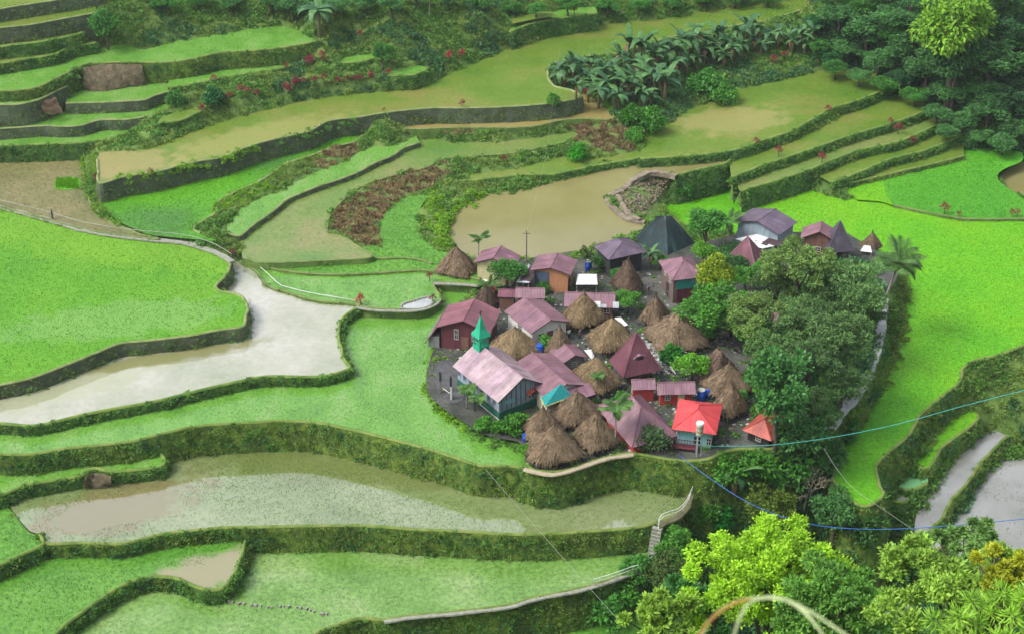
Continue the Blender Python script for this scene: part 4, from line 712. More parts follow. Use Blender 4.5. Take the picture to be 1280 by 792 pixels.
for i in range(9):
    x = -lx + (i + .5) * 2 * lx / 9; hh = he - .3 + rise * (1 - abs(x) / (L / 2)) - 1.0; o = mk('gable_board', fb, ch); o.location = (x, -ly - .03, 1.0 + hh / 2); o.scale = (1, 1, hh)
f = window(ch, (1.0, .8), 'f', 1.5, 1.75, 2 * lx, 2 * ly)
aw = MB().slab([(-.75, -.6, .45), (0, -.6, .8), (0, .02, .95), (-.75, .02, .6)], .05).slab([(0, -.6, .8), (.75, -.6, .45), (.75, .02, .6), (0, .02, .95)], .05).build('awning', RM['rust'], f); aw.data.uv_layers.new(name='uv')
f = MB().box((-1.6, -ly - .06, 2.0), (1.3, .08, .5)).build('shutter', WM['sky'], ch)
# steeple on the far end of the ridge
GRN = wallmat('steeple_green', (.015, .33, .19), .15); yb = W / 2 - 1.0; zt = he + rise - .5
st = MB().box((0, yb, zt + .25), (1.45, 1.45, .9)).build('steeple', GRN, ch)
pb = MB()
for sx in (-1, 1):
    for sy in (-1, 1): pb.box((sx * .58, yb + sy * .58, zt + 1.3), (.16, .16, 1.3))
for sx, sy, a, b_ in ((0, -.6, 1.2, .06), (0, .6, 1.2, .06), (-.6, 0, .06, 1.2), (.6, 0, .06, 1.2)): pb.box((sx, yb + sy, zt + 1.0), (a, b_, .08)).box((sx, yb + sy, zt + 1.25), (a, b_, .07))
pb.build('belfry', GRN, st)
sp = MB(); sp.box((0, yb, zt + 2.0), (1.75, 1.75, .14)); 
for r0, z0, r1, z1 in ((.85, 2.05, .45, 2.9), (.45, 2.9, .05, 4.6)):
    V = [(sx * r0, yb + sy * r0, zt + z0) for sx, sy in ((-1, -1), (1, -1), (1, 1), (-1, 1))] + [(sx * r1, yb + sy * r1, zt + z1) for sx, sy in ((-1, -1), (1, -1), (1, 1), (-1, 1))]
    sp.add(V, [(0, 1, 5, 4), (1, 2, 6, 5), (2, 3, 7, 6), (3, 0, 4, 7), (4, 5, 6, 7)])
sp.build('spire', GRN, st); MB().box((0, yb, zt + 4.95), (.08, .08, .9)).box((0, yb, zt + 5.1), (.45, .08, .08)).build('cross', WM['dark'], st)

# ---------------------------------------------------------------- thatched huts
def strawmat(name, dark, light):
    return noisemat(name, [(.3, dark), (.7, light)], 3.5, .95, detail=8, bump=.6, bscale=7, fine=(.8, .75, 1.25))
TH1 = strawmat('thatch', (.10, .070, .043), (.24, .172, .108)); TH2 = strawmat('thatch_golden', (.12, .085, .045), (.27, .195, .105)); TH3 = strawmat('thatch_dark', (.055, .036, .026), (.15, .10, .068))
def hut(label, apex, Lp, Fp, Rp, mat=TH1, ze=None, zg=None, ridge=0.0, seed=1):
    zg = Z['VG'] - .1 if zg is None else zg; ze = zg + 1.25 if ze is None else ze; l, f, r = (U(*q, ze)[:2] for q in (Lp, Fp, Rp))
    cen = (l + r) / 2; u = f - l; a = np.linalg.norm(u); v = r - f; b = np.linalg.norm(v); u /= a; rz = math.atan2(u[1], u[0]); b = max(.75 * a, min(b, 1.35 * a)); a = max(a, .75 * b)
    ht = max(2.0, min(5.8, solve_rise(cen[0], cen[1], ze, *apex))); rs = np.random.default_rng(seed + int(apex[0])); root = empty('thatched_hut', (cen[0], cen[1], zg), rz); tag(root, label, 'hut')
    n, m = 40, 9; V = []; he = ze - zg; x, y = a / 2 * 1.09, b / 2 * 1.09
    def ringpt(t, q, lift=0.0):
        k = 1.08 * (1 - t); c, s_ = math.cos(q), math.sin(q); e = 7.0 - 3.0 * t; rr = 1 / ((abs(c) ** e + abs(s_) ** e) ** (1 / e)); rx = x * k + ridge * x * t; ry = y * k
        wob = 1 + .03 * math.sin(5 * q + seed) * (1 - t) + .03 * math.sin(9 * q + 2 * seed)
        return np.array([c * rr * max(rx, .1) * wob, s_ * rr * max(ry, .1) * wob, he + ht * t + .1 * math.sin(math.pi * t) + .06 * math.sin(7 * q + seed * 3) * (1 - t) + lift])
    ts = [0] + list(np.linspace(0, 1, m)); V = [ringpt(0, 2 * math.pi * i / n) * np.array([.93, .93, 1]) - np.array([0, 0, .32]) for i in range(n)]
    for t in np.linspace(0, .985, m):
        V += [ringpt(t, 2 * math.pi * i / n) + rs.normal(0, .035, 3) for i in range(n)]
    V.append(np.array([0, 0, he + ht])); V.append(np.array([0, 0, he - .1]))
    F = [(j * n + i, j * n + (i + 1) % n, (j + 1) * n + (i + 1) % n, (j + 1) * n + i) for j in range(m) for i in range(n)] + [(m * n + i, m * n + (i + 1) % n, len(V) - 2) for i in range(n)] + [((i + 1) % n, i, len(V) - 1) for i in range(n)]
    ro = obj('roof', np.array(V), F, mat, root, True); tv = rs.uniform(.85, 1.15); ro.color = (tv, tv, tv, 1)
    # loose straw lying down the slopes and over the eave
    N_ = 1500; t = rs.uniform(-.02, .97, N_) ** 1.15 if False else np.clip(1 - np.sqrt(rs.uniform(0, 1, N_)), 0, .97); q = rs.uniform(0, 2 * np.pi, N_); C = np.array([ringpt(tt, qq, .05) for tt, qq in zip(t, q)]); D = np.array([ringpt(max(0, tt - .04), qq) - ringpt(min(.99, tt + .01), qq) for tt, qq in zip(t, q)])
    D += rs.normal(0, .18, D.shape) * np.linalg.norm(D, axis=1, keepdims=True); NN = np.stack([np.cos(q), np.sin(q), np.full(N_, .8)], 1) + rs.normal(0, .35, (N_, 3)); LV, LFc = leaves(C, D, NN, rs.uniform(.3, .75, N_), rs.uniform(.05, .13, N_)); o = obj('straw', LV, LFc, mat, ro); o['kind'] = 'stuff'
    pk = MB(); 
    for i in range(5): pk.tube([(rs.normal(0, .05), rs.normal(0, .05), he + ht - .25), (rs.normal(0, .12), rs.normal(0, .12), he + ht + rs.uniform(.25, .5))], [.09, .02], 4)
    pk.build('top_knot', TH3, ro)
    for sx in (-1, 1):
        for sy in (-1, 1): MB().tube([(sx * x * .62, sy * y * .62, -.5), (sx * x * .62, sy * y * .62, he + .2)], .12, 6).build('post', POLE, root)
    MB().box((0, 0, he - .05), (x * 1.4, y * 1.4, 1.0)).build('wall', WM['wood'], root)
    return root
hut('lone thatched hut beside the pond at the upper left corner of the village', (571,308), (550,339), (586,346), (591,331), TH1, seed=1)
hut('dark reddish thatched hut in front of the purple hip roof', (783,323), (762,353), (784,364), (806,358), TH3, seed=2)
hut('golden thatched hut in front of the patched pink roof', (731,366), (702,391), (718,407), (757,400), TH2, seed=3)
hut('golden thatched hut just above the dormer pyramid', (766,397), (736,419), (750,439), (793,430), TH2, seed=4)
hut('brown thatched hut beside the alley steps', (811,369), (799,398), (820,404), (838,389), TH1, seed=5)
hut('largest thatched hut spreading wide behind the bright bush', (840,392), (808,411), (828,438), (885,430), TH1, ridge=.15, seed=6)
hut('golden thatched hut tight behind the church roof', (640,409), (616,431), (645,452), (672,434), TH2, seed=7)
hut('small thatched hut between the golden hut and the stone fronted house', (695,408), (681,437), (697,447), (718,438), TH1, seed=8)
hut('shaggy thatched hut with an untidy tip in the village centre', (746,446), (716,465), (744,488), (775,479), TH2, seed=9)
hut('long dark thatched roof running down behind the bright bush', (899,437), (866,470), (888,484), (927,463), TH3, ridge=.3, seed=10)
hut('upper thatched hut of the overlapping pair by the dirt lane', (914,455), (881,477), (897,496), (938,484), TH1, seed=11)
hut('lower thatched hut of the overlapping pair by the dirt lane', (914,479), (893,508), (912,520), (933,507), TH1, seed=12)
hut('thatched hut with its eaves behind the front corner hut', (680,509), (655,531), (668,551), (703,541), TH1, seed=13)
hut('thatched hut below the teal canopy', (722,489), (694,517), (712,536), (747,515), TH1, seed=14)
hut('thatched hut nearest the tall mossy wall at the front corner', (689,531), (662,555), (672,580), (724,569), TH1, seed=15)
hut('thatched hut next to the slim betel palm', (746,515), (718,540), (738,562), (772,551), TH1, seed=16)
hut('little worn thatched hut behind the maroon timber house', (608,362), (594,374), (606,381), (622,374), TH3, seed=17)
hut('low thatched hut half hidden behind the coconut palm', (1087,296), (1078,307), (1088,313), (1100,306), TH1, zg=-.2, ze=.6, seed=18)

# ---------------------------------------------------------------- net tent, canopy, lean-to roofs
NET = noisemat('shade_net', [(.3, (.006, .012, .015)), (.52, (.010, .028, .032)), (.75, (.03, .085, .085))], .6, .7, stretch=(1, 1, .35), bump=.25, bscale=3); TEALC = plain('teal_cloth', (.01, .22, .22), .6, .25); TEALP = plain('pale_teal_cloth', (.25, .52, .50), .6, .2)
l, f, r = U(790, 299, .8), U(835, 321, .4), U(869, 303, .8); bk = l + r - f; c4 = [l, f, r, bk]; tc = sum(c4) / 4
root = empty('net_tent', (tc[0], tc[1], .6)); tag(root, 'dark teal shade net draped over a big pyramid frame by the pond', 'tent'); b = MB(); n = 10; zt = solve_rise(tc[0], tc[1], .6, 834, 270); a1 = Vector((-.9, 0, zt)); a2 = Vector((.9, 0, zt)); V = []
for k in range(9):
    t = k / 8
    for s in range(4):
        p, q = (Vector((c4[s] - tc).tolist()), Vector((c4[(s + 1) % 4] - tc).tolist())); p.z = q.z = -.1
        for i in range(n):
            e = p.lerp(q, i / n); ap = a1.lerp(a2, min(1, max(0, (e.x / 8 + .5)))); g = e.lerp(ap, t); sag = .15 * math.sin(math.pi * t) + .12 * math.sin(i * 2.1 + s) * (1 - t); g.z += sag; V.append(g)
nn = 4 * n; F = [(k * nn + i, k * nn + (i + 1) % nn, (k + 1) * nn + (i + 1) % nn, (k + 1) * nn + i) for k in range(8) for i in range(nn)] + [tuple(8 * nn + i for i in range(nn))]
obj('net', [tuple(v) for v in V], F, NET, root, False)
for s in range(4):
    p = Vector((c4[s] - tc).tolist()); p.z = -.2; MB().tube([p * 1.0, (a1 + a2) / 2 + Vector((0, 0, -.05))], .07, 5).build('frame_pole', POLE, root)
def canopy():
    z = 3.3; c = [U(676, 497, z), U(681, 508, z), U(715, 495, z), U(706, 481, z)]; cc = sum(c) / 4; root = empty('canopy', (cc[0], cc[1], Z['VG'])); tag(root, 'teal cloth canopy stretched beside the church gable', 'canopy'); L_ = [Vector((p - cc).tolist()) + Vector((0, 0, z - Z['VG'])) for p in c]; top = Vector((.6, .6, z - Z['VG'] + 1.4))
    for i in range(4):
        b = MB().slab([L_[i], L_[(i + 1) % 4], top], .03); b.build('cloth', TEALP if i == 2 else TEALC, root)
        MB().tube([Vector((L_[i].x, L_[i].y, -.1)), L_[i]], .06, 5).build('pole', plain('yellow_pole', (.5, .4, .08)) if i == 0 else POLE, root)
    YB = plain('yellow_bar', (.5, .42, .08)); MB().tube([L_[1], L_[2]], .06, 5).build('edge_bar', YB, root); MB().tube([L_[0], L_[1]], .06, 5).build('edge_bar', YB, root)
canopy()
def leanto(label, quad, z, mat, drop=.5, name='lean_to', cat='lean-to roof', zg=None):
    zg = Z['VG'] if zg is None else zg; Q = [U(*p, z + (drop if i >= 2 else 0)) for i, p in enumerate(quad)]; c = sum(Q) / len(Q); root = empty(name, (c[0], c[1], zg)); tag(root, label, cat); Lq = [tuple(p - np.array([c[0], c[1], zg])) for p in Q]
    ro = MB().slab(Lq, .05).build('roof', DARKTRIM, root); sheet_slope(ro, [(a, b, c_ + .02) for a, b, c_ in Lq], RM[mat], .9, .12)
    for p in Lq: MB().tube([(p[0] * .9, p[1] * .9, -.8), (p[0] * .9, p[1] * .9, p[2] - .06)], .07, 5).build('post', POLE, root)
leanto('white sheet lean-to roof below the purple roofed house', [(919,299), (953,311), (981,305), (957,291)], 2.4, 'white', .4); leanto('smaller white sheet roof under the first one', [(947,314), (960,320), (974,314), (964,308)], 1.7, 'white', .2)
leanto('grey corrugated lean-to between the round tree and orange house', [(645,353), (661,354), (669,342), (661,330)], 2.6, 'grey', .5); leanto('white tarpaulin roof with blue edge above the patched pink roof', [(720,356), (747,356), (746,343), (722,343)], 2.2, 'white', .3)
leanto('dark purple lean-to leaning on the pyramid roof hut', [(1028,303), (1041,318), (1048,309), (1038,299)], 1.8, 'dusk', .6, zg=0); leanto('white sheet patch right of the dark pyramid hut', [(1075,314), (1090,316), (1088,308), (1080,307)], 1.2, 'white', .3, zg=-.2)
leanto('faint pink roof glimpsed through the big tree crowns', [(966,402), (976,404), (977,393), (969,390)], 2.6, 'pink', .4); leanto('blue grey roof glimpsed through the big tree crowns', [(1008,396), (1024,397), (1022,388), (1010,389)], 2.6, 'grey', .4)
# ------------------------------------------------------------------ trees
ORD = 'first second third fourth fifth sixth seventh eighth ninth tenth eleventh twelfth thirteenth fourteenth fifteenth sixteenth seventeenth eighteenth nineteenth twentieth'.split()
def ranked(items, rows, what, where):
    """name each of a row of look-alikes by its place from the left; rows = [(upper limit of y, row word)]"""
    out = {}; lo = -1e9
    for hi, word in rows:
        R = sorted([it for it in items if lo <= it[1] < hi]); lo = hi
        for i, it in enumerate(R):
            out[it[:2]] = f"{what}, {'leftmost' if i == 0 else 'rightmost' if i == len(R) - 1 else ORD[i] + ' from the left'} {word} {where}"
    return out
FOL = dict(tree=leafmat('foliage', (.24, .42, .20), (.80, 1.15, .62), objcol=True, scale=.45, trans=.3), feather=leafmat('foliage_feathery', (.3, .42, .24), (.95, 1.15, .75), objcol=True, scale=.35, trans=.3))
BARK = plain('bark', (.10, .08, .06), .9, .35, bump=.5); BARKP = plain('bark_pale', (.30, .27, .22), .9, .3)
def crown(nl, per, R, lobe, L, Wd, seed, zc, droop=0.0, shell=.75, low=-.35, spread=(.42, .98)):
    r = np.random.default_rng(seed); C = []; D = []; NN = []; cent = []
    for i in range(nl):
        for _ in range(40):
            d = rdir(1, .15, r)[0]
            if d[2] > low: break
        k = r.uniform(*spread) if i else .1; c = np.array([d[0] * R[0] * k, d[1] * R[1] * k, zc + d[2] * R[2] * k]); cent.append(c); rl = lobe * r.uniform(.7, 1.25) * min(R); n = int(per * r.uniform(.8, 1.2))
        v = rdir(n, .45, r); rad = rl * (shell + (1 - shell) * r.uniform(0, 1, (n, 1))) * (1 + .25 * np.sin(v[:, :1] * 5 + i) * np.sin(v[:, 1:2] * 6 + 2 * i))
        p = c + v * rad * np.array([1.15, 1.15, .85]); C.append(p); q = v * .8 + r.normal(0, .55, (n, 3)); q[:, 2] -= droop; D.append(q); NN.append(v + np.array([0, 0, .6]) + r.normal(0, .45, (n, 3)))
    C = np.vstack(C); n = len(C); return leaves(C, np.vstack(D), np.vstack(NN), L * r.uniform(.6, 1.3, n), Wd * r.uniform(.7, 1.2, n)), cent
def trunkmesh(cent, h, r0, seed, name, mat, limbs=7):
    b = MB(); rs = random.Random(seed); top = Vector((rs.uniform(-.3, .3), rs.uniform(-.3, .3), h)); k = [Vector((0, 0, -.6)), Vector((rs.uniform(-.1, .1), rs.uniform(-.1, .1), h * .35)), Vector((rs.uniform(-.25, .25), rs.uniform(-.25, .25), h * .7)), top]
    b.tube(k, [r0 * 1.25, r0, r0 * .75, r0 * .5], 7)
    for i, c in enumerate(sorted(cent, key=lambda c: -c[2])[:limbs]):
        s = k[1].lerp(k[3], rs.uniform(.25, .95)); e = Vector(c.tolist()); m = s.lerp(e, .5) + Vector((0, 0, .12 * (e - s).length)); b.tube([s, m, e], [r0 * .42, r0 * .28, r0 * .1], 5)
    return mesh(name, b.V, b.F, mat, True)
TV = {}
def variant(key, nl, per, R, lobe, L, Wd, zc, th, tr, seed, mat='tree', bark=BARK, **kw):
    (V, F), cent = crown(nl, per, R, lobe, L, Wd, seed, zc, **kw); TV[key] = (mesh('crown', V, F, FOL[mat]), trunkmesh(cent, th, tr, seed, 'trunk', bark), zc, max(R[0], R[1]))
variant('broad', 22, 190, (3.0, 3.0, 2.4), .36, .42, .26, 5.2, 4.6, .24, 1); variant('broad2', 26, 170, (3.3, 2.8, 2.6), .32, .40, .24, 5.5, 4.8, .24, 2)
variant('tall', 26, 170, (2.4, 2.4, 3.6), .36, .40, .24, 6.5, 6.2, .22, 3); variant('tall2', 24, 170, (2.8, 2.4, 3.4), .36, .44, .24, 6.2, 6.0, .24, 4)
variant('feather', 38, 230, (4.6, 4.4, 2.6), .24, .40, .17, 7.5, 6.6, .3, 5, 'feather', shell=.5); variant('feather2', 40, 220, (4.2, 4.6, 3.0), .24, .38, .16, 7.2, 6.4, .3, 6, 'feather', shell=.5)
variant('shrub', 14, 110, (1.5, 1.5, 1.1), .42, .34, .2, 1.0, .9, .08, 7, low=-.6); variant('shrub2', 16, 100, (1.6, 1.4, 1.3), .4, .38, .17, 1.15, 1.0, .08, 8, low=-.6)
variant('weep', 30, 200, (3.2, 3.2, 3.4), .28, .46, .2, 6.6, 6.0, .26, 9, droop=.7)
variant('small', 12, 60, (.9, .9, 1.2), .42, .32, .2, 2.4, 2.2, .07, 10)
def tree(label, px, py, rad, var, col, group=None, name='tree', cat='tree', P=None, sz=1.0, hc=None):
    cm, tm, zc, R0 = TV[var]; s = rad / R0
    if P is None: P = ground_at(px, py, (hc if hc is not None else zc * s * sz))
    root = empty(name, P, RNG.uniform(0, 6.28)); tag(root, label, cat, group)
    t = mk('trunk', tm, root); c = mk('crown', cm, root); k = sz if hc is None else hc / (zc * s)
    for o in (t, c): o.scale = (s * RNG.uniform(.92, 1.08), s * RNG.uniform(.92, 1.08), s * k * RNG.uniform(.95, 1.05))
    v = RNG.uniform(.85, 1.15); c.color = (col[0] * v, col[1] * v, col[2] * v, 1); return root
DK = (.10, .20, .09); DG = (.09, .22, .055); MG = (.115, .26, .045); LG = (.17, .33, .035); YG = (.30, .46, .03); OL = (.19, .26, .09); GG = (.155, .25, .11); YL = (.60, .46, .03)
# in the village
tree('round dense dark green tree hiding the cream walled house', 634, 338, 2.5, 'broad', DG, sz=.62)
tree('bushy tree between the orange house and purple roof', 751, 325, 1.5, 'broad2', DG, sz=.62); tree('thin sparse sapling at the muddy pond edge', 733, 322, .8, 'small', (.10, .13, .05), sz=1.2)
tree('bright round tree right of the pink roofed house with patched eaves', 785, 374, 2.0, 'broad2', MG, sz=.62); tree('small leafy tree poking up behind the golden hut by the church', 654, 399, .95, 'small', MG, sz=.62)
tree('little tree beside the small pointed hut in the centre', 685, 428, .95, 'small', MG, sz=.62); tree('bright lime bush in front of the largest thatched hut', 866, 455, 2.4, 'broad', LG, sz=.6); tree('low green creeper bush left of the bright lime bush', 838, 443, 1.5, 'shrub', (.05, .20, .04), name='bush', cat='bush')
tree('bushy tree with coconut fronds behind it right of the net tent', 882, 284, 2.7, 'tall', DG, sz=.62); tree('light green shrubs below the tree by the net tent', 880, 314, 1.9, 'broad', LG, sz=.7); tree('dark bush left of the maroon iron pyramid roof', 915, 312, 1.7, 'broad2', DK, sz=.7)
tree('leafy tree topped with yellow flowers beside the turquoise house', 893, 384, 4.2, 'broad2', MG, sz=.7); tree('yellow flowering crown on top of the leafy tree', 895, 350, 2.6, 'broad', (.42,.40,.035), hc=6.0); tree('bluish shrub right of the yellow flowering tree', 925, 328, 1.6, 'broad', DK, sz=.6)
tree('grey green bush overhanging the front of the sprawling hip roof', 815, 549, 2.0, 'shrub2', (.10, .14, .09), name='bush', cat='bush'); tree('leafy green bush left of the front corner hut', 646, 532, 1.7, 'shrub', MG, name='bush', cat='bush'); tree('small bush at the rim left of the front corner hut', 657, 562, .9, 'shrub2', LG, name='bush', cat='bush')
tree('bush below the church corner post', 607, 530, 1.2, 'shrub', MG, name='bush', cat='bush'); tree('bush at the lower corner of the church', 625, 533, 1.1, 'shrub2', MG, name='bush', cat='bush')
for i, (x, y, r, v, c, l) in enumerate([(1000,338,5.4,'feather',OL,'broad feathery olive tree towering over the village right side'), (1066,358,4.8,'feather2',GG,'wide feathery grey green tree beside the coconut palm'), (945,392,4.4,'feather2',OL,'feathery light olive tree by the dirt lane'), (1000,400,4.3,'feather',GG,'feathery tree in the middle of the village thicket'),
        (1050,420,4.4,'feather',(.13,.21,.09),'feathery tree next to the grey footpath'), (965,440,3.6,'feather',(.12,.20,.08),'dark creeper covered tree at the edge of the dirt lane'), (1010,455,4.2,'feather2',(.12,.20,.09),'dark tree deep in the village thicket'), (1055,470,3.6,'feather',(.11,.19,.08),'dark tree leaning towards the grey footpath'),
        (975,495,3.4,'tall',(.08,.18,.07),'creeper draped tree above the rusty red roof'), (1020,510,3.8,'feather2',(.10,.18,.07),'tree at the lower tip of the village thicket'), (940,420,2.6,'broad',MG,'small bright tree behind the wooden rack'), (955,478,2.2,'broad2',MG,'bright leafy sapling against the dark thicket'), (1000,545,3.2,'broad',DK,'dark round tree behind the rusty red roof'),
        (1030,380,3.6,'feather2',(.11,.18,.07),'feathery tree crown between the two widest crowns'), (970,360,3.6,'feather2',(.12,.18,.07),'feathery tree crown just right of the yellow flowering tree'), (1090,392,2.0,'broad2',(.09,.14,.06),'shrubby tree at the coconut palm foot')]):
    tree(l, x, y, r, v, c)
for x, y, r, v, c, l in [(905,322,2.0,'broad2',DK,'dark bushy tree left of the white sheet roofs'), (932,350,2.4,'broad',MG,'green bush below the maroon iron pyramid roof'), (958,338,2.2,'broad2',DG,'bush right of the maroon iron pyramid roof'), (866,388,1.8,'broad2',DK,'dark bush below the turquoise house'), (882,412,1.8,'broad',DG,'bush over the wooden rack'), (915,400,2.4,'broad2',DK,'dark bush right of the yellow topped tree'),
        (826,326,1.3,'broad',MG,'small bush between the net tent and turquoise house'), (770,341,1.1,'broad',DG,'small bush left of the reddish hut'), (826,398,1.0,'shrub',DG,'low bush by the alley hut'), (700,470,.9,'shrub',MG,'tiny bush behind the big pink roof'), (775,500,1.2,'shrub',DG,'low bush between shaggy hut and annex'), (925,500,1.4,'shrub',DG,'low bush right of the overlapping huts'), (680,360,1.0,'shrub',DG,'low bush under the orange house')]:
    tree(l, x, y, r, v, c, name='bush' if 'bush' in l and 'tree' not in l else 'tree', cat='bush' if 'bush' in l and 'tree' not in l else 'tree', sz=.6 if v.startswith('broad') else 1)
# below the village, towards the stream
for x, y, r, v, c, l in [(960,632,2.9,'broad2',(.22,.24,.05),'yellowish olive tree below the rusty red roof'), (905,585,2.2,'shrub',MG,'bright bush below the bright red roof house'), (945,580,2.6,'shrub2',MG,'leafy bush under the rusty red roof'), (985,585,2.6,'shrub',DG,'dark bush left of the bare branched tree'), (880,640,2.0,'shrub2',MG,'bush beside the lower footpath bend'),
        (905,650,1.8,'shrub',(.03,.20,.04),'vivid green bush in the gully'), (843,690,2.8,'broad',MG,'bushy tree at the foot of the white railed steps'), (800,712,2.0,'shrub',DG,'bush under the lower end of the steps'), (832,712,2.3,'broad2',(.13,.16,.06),'dull olive bush below the steps'), (868,668,2.2,'shrub2',DG,'dark bush above the light green crown'),
        (780,738,2.2,'shrub',MG,'bush at the end of the concrete rim'), (855,750,3.0,'broad',DK,'dark tree between the two front crowns'), (1045,640,3.0,'broad2',DK,'dark green tree under the bare branches'), (1085,660,2.4,'shrub2',(.06,.13,.04),'bush under the lime field point'),
        (1120,705,2.6,'shrub',DK,'dark bush beside the stony bank'), (1145,690,2.2,'shrub2',DG,'bush below the silver pond end'), (1060,540,2.0,'shrub',DG,'bush at the lower end of the grey footpath'), (1030,575,2.6,'broad',DK,'dark tree between rusty roof and lime field'), (760,760,2.6,'shrub2',DG,'shaded bush at the bottom edge'), (1110,650,1.7,'shrub',(.08,.16,.03),'mossy bush under the brown field rim')]:
    tree(l, x, y, r, v, c, name='bush' if 'bush' in l else 'tree', cat='bush' if 'bush' in l else 'tree')
# forest on the right: rows of crowns climbing the slope
G1 = 'trees of the dense forest on the upper right'
FOR = [(1050,20,3.4,'broad',DK),(1085,40,3.6,'tall',DK),(1120,20,3.6,'broad2',DK),(1060,60,3.0,'broad2',DK),(1100,75,3.2,'broad',DK),(1135,60,3.8,'tall2',DK),(1160,30,4.2,'broad',DK),(1130,95,2.8,'broad2',(.04,.10,.055)),(1160,85,3.6,'tall',DK),
                      (1255,30,4.6,'broad2',(.06,.13,.07)),(1240,75,4.2,'tall',DK),(1270,90,4.2,'broad',(.05,.10,.06)),(1225,110,3.6,'broad2',DK),(1185,115,3.2,'broad',DK),(1265,130,3.8,'tall2',(.045,.095,.055)),(1235,140,3.4,'broad',DK),(1275,160,3.2,'broad2',DK),(1205,150,2.6,'broad',DK),(1225,170,2.4,'broad2',DK),(1255,178,2.4,'broad',DK),
                      (1040,-5,3.4,'tall',DK),(1090,-5,3.6,'broad2',DK),(1140,-8,4,'tall2',DK),(1260,-10,4.4,'tall',DK),(1020,30,2.4,'broad',(.03,.12,.05)),(1035,70,2.4,'broad2',(.035,.12,.05))]
FOR += [(1020,55,2.2,'broad2',DG),(1045,85,2.2,'broad',DG),(1075,95,2.2,'broad2',DK),(1105,105,2.2,'broad',DG),(1145,118,2.4,'broad2',DG),(1172,140,2.4,'broad',DK),(1185,165,2.0,'broad2',DK),(1290,50,4.2,'broad',DK),(1290,120,3.6,'broad2',DK),(1215,15,3.6,'broad',DG),(1175,60,3.0,'broad2',DG),(1240,10,3.6,'broad2',DK),(1115,45,3.0,'broad',DG),(1070,5,3.0,'broad2',DG)]
LB = ranked(FOR, [(12, 'of the top row in the'), (50, 'of the second row in the'), (92, 'of the middle row in the'), (128, 'of the fourth row in the'), (400, 'of the lowest row in the')], 'dark forest tree', 'upper right forest')
for x, y, r, v, c in FOR: tree(LB[(x, y)], x, y, r * 1.12, v, c, G1, sz=.5)
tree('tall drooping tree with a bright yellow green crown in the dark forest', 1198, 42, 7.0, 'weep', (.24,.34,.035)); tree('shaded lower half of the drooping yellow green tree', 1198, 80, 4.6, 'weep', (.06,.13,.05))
G2 = 'trees along the top edge of the hillside'
TOPT = [(340,2,2.4,'broad',DK),(365,8,2.4,'tall',DK),(420,6,2.6,'broad2',DK),(455,3,2.4,'broad',DK),(490,6,2.4,'tall2',DK),(520,-4,2.6,'broad',DK),(560,-3,2.4,'broad2',DK),(600,2,2.4,'broad',DG),(640,8,2.2,'broad2',DG),(670,10,2.0,'broad',DG),(710,4,2.2,'tall',DG),(760,8,2.2,'broad',DG),(800,4,2.4,'broad2',DG),(840,3,2.2,'broad',DG),(880,-2,2.2,'broad2',DG),(920,-2,2.2,'broad',DG),(960,-3,2.2,'broad2',DG),(205,4,2.2,'broad',DG),(250,0,2.2,'broad2',DG),(290,2,2.2,'broad',DK)]
LB = ranked(TOPT, [(400, 'along the')], 'dark leafy tree', 'top edge of the hillside')
for x, y, r, v, c in TOPT: tree(LB[(x, y)], x, y, r, v, c, G2, sz=.5)
tree('round bluish green tree above the upper left green field', 131, 30, 2.6, 'broad', DG); tree('small dark shrub tree on the grassy slope', 478, 66, 1.9, 'broad2', DG)
for x, y, r, c, l in [(815,150,2.6,(.08,.20,.03),'rounded light green bush at the left end of the grove pond'), (790,145,2.0,(.07,.18,.03),'rounded bush under the banana grove tip'), (885,105,3.0,DG,'dense bush between banana grove and olive pond'), (905,118,2.2,MG,'leafy bush at the back edge of the olive pond'), (725,192,1.7,(.06,.26,.02),'vivid green bush on the small olive bench'),
                      (795,170,1.6,MG,'bush beside the dry brown thicket'), (690,125,1.3,MG,'pale round bush on the tip of the long stone wall'), (222,124,1.7,DG,'dark bush on the red flowered bank'), (265,122,1.9,(.05,.17,.08),'bluish leafy bush on the red flowered bank'), (855,235,1.5,DG,'bush on the muddy heap in the pond')]:
    tree(l, x, y, r, 'shrub', c, name='bush', cat='bush')

# bare branched tree
def bare(label, px, py, h):
    P = ground_at(px, py); root = empty('bare_tree', P); tag(root, label, 'tree'); rs = random.Random(4); b = MB(); tw = MB()
    def grow(p, d, l, r, n):
        e = p + d * l; (b if n > 2 else tw).tube([p, p.lerp(e, .5) + Vector((rs.uniform(-.1, .1), rs.uniform(-.1, .1), 0)) * l, e], [r, r * .8, r * .6], 5 if n > 2 else 4)
        if n == 0: return
        for _ in range(rs.choice((2, 3, 3))): grow(p.lerp(e, rs.uniform(.55, 1)), (d + Vector((rs.uniform(-.9, .9), rs.uniform(-.9, .9), rs.uniform(-.25, .5)))).normalized(), l * rs.uniform(.6, .85), r * .58, n - 1)
    grow(Vector((0, 0, -.3)), Vector((.05, 0, 1)), h * .33, .17, 5); b.build('trunk', BARKP, root, True); o = tw.build('twigs', plain('twig', (.34, .31, .22), .9, .25), root); o['kind'] = 'stuff'
bare('pale bare branched tree beside the lower lime field', 1005, 640, 8.5)

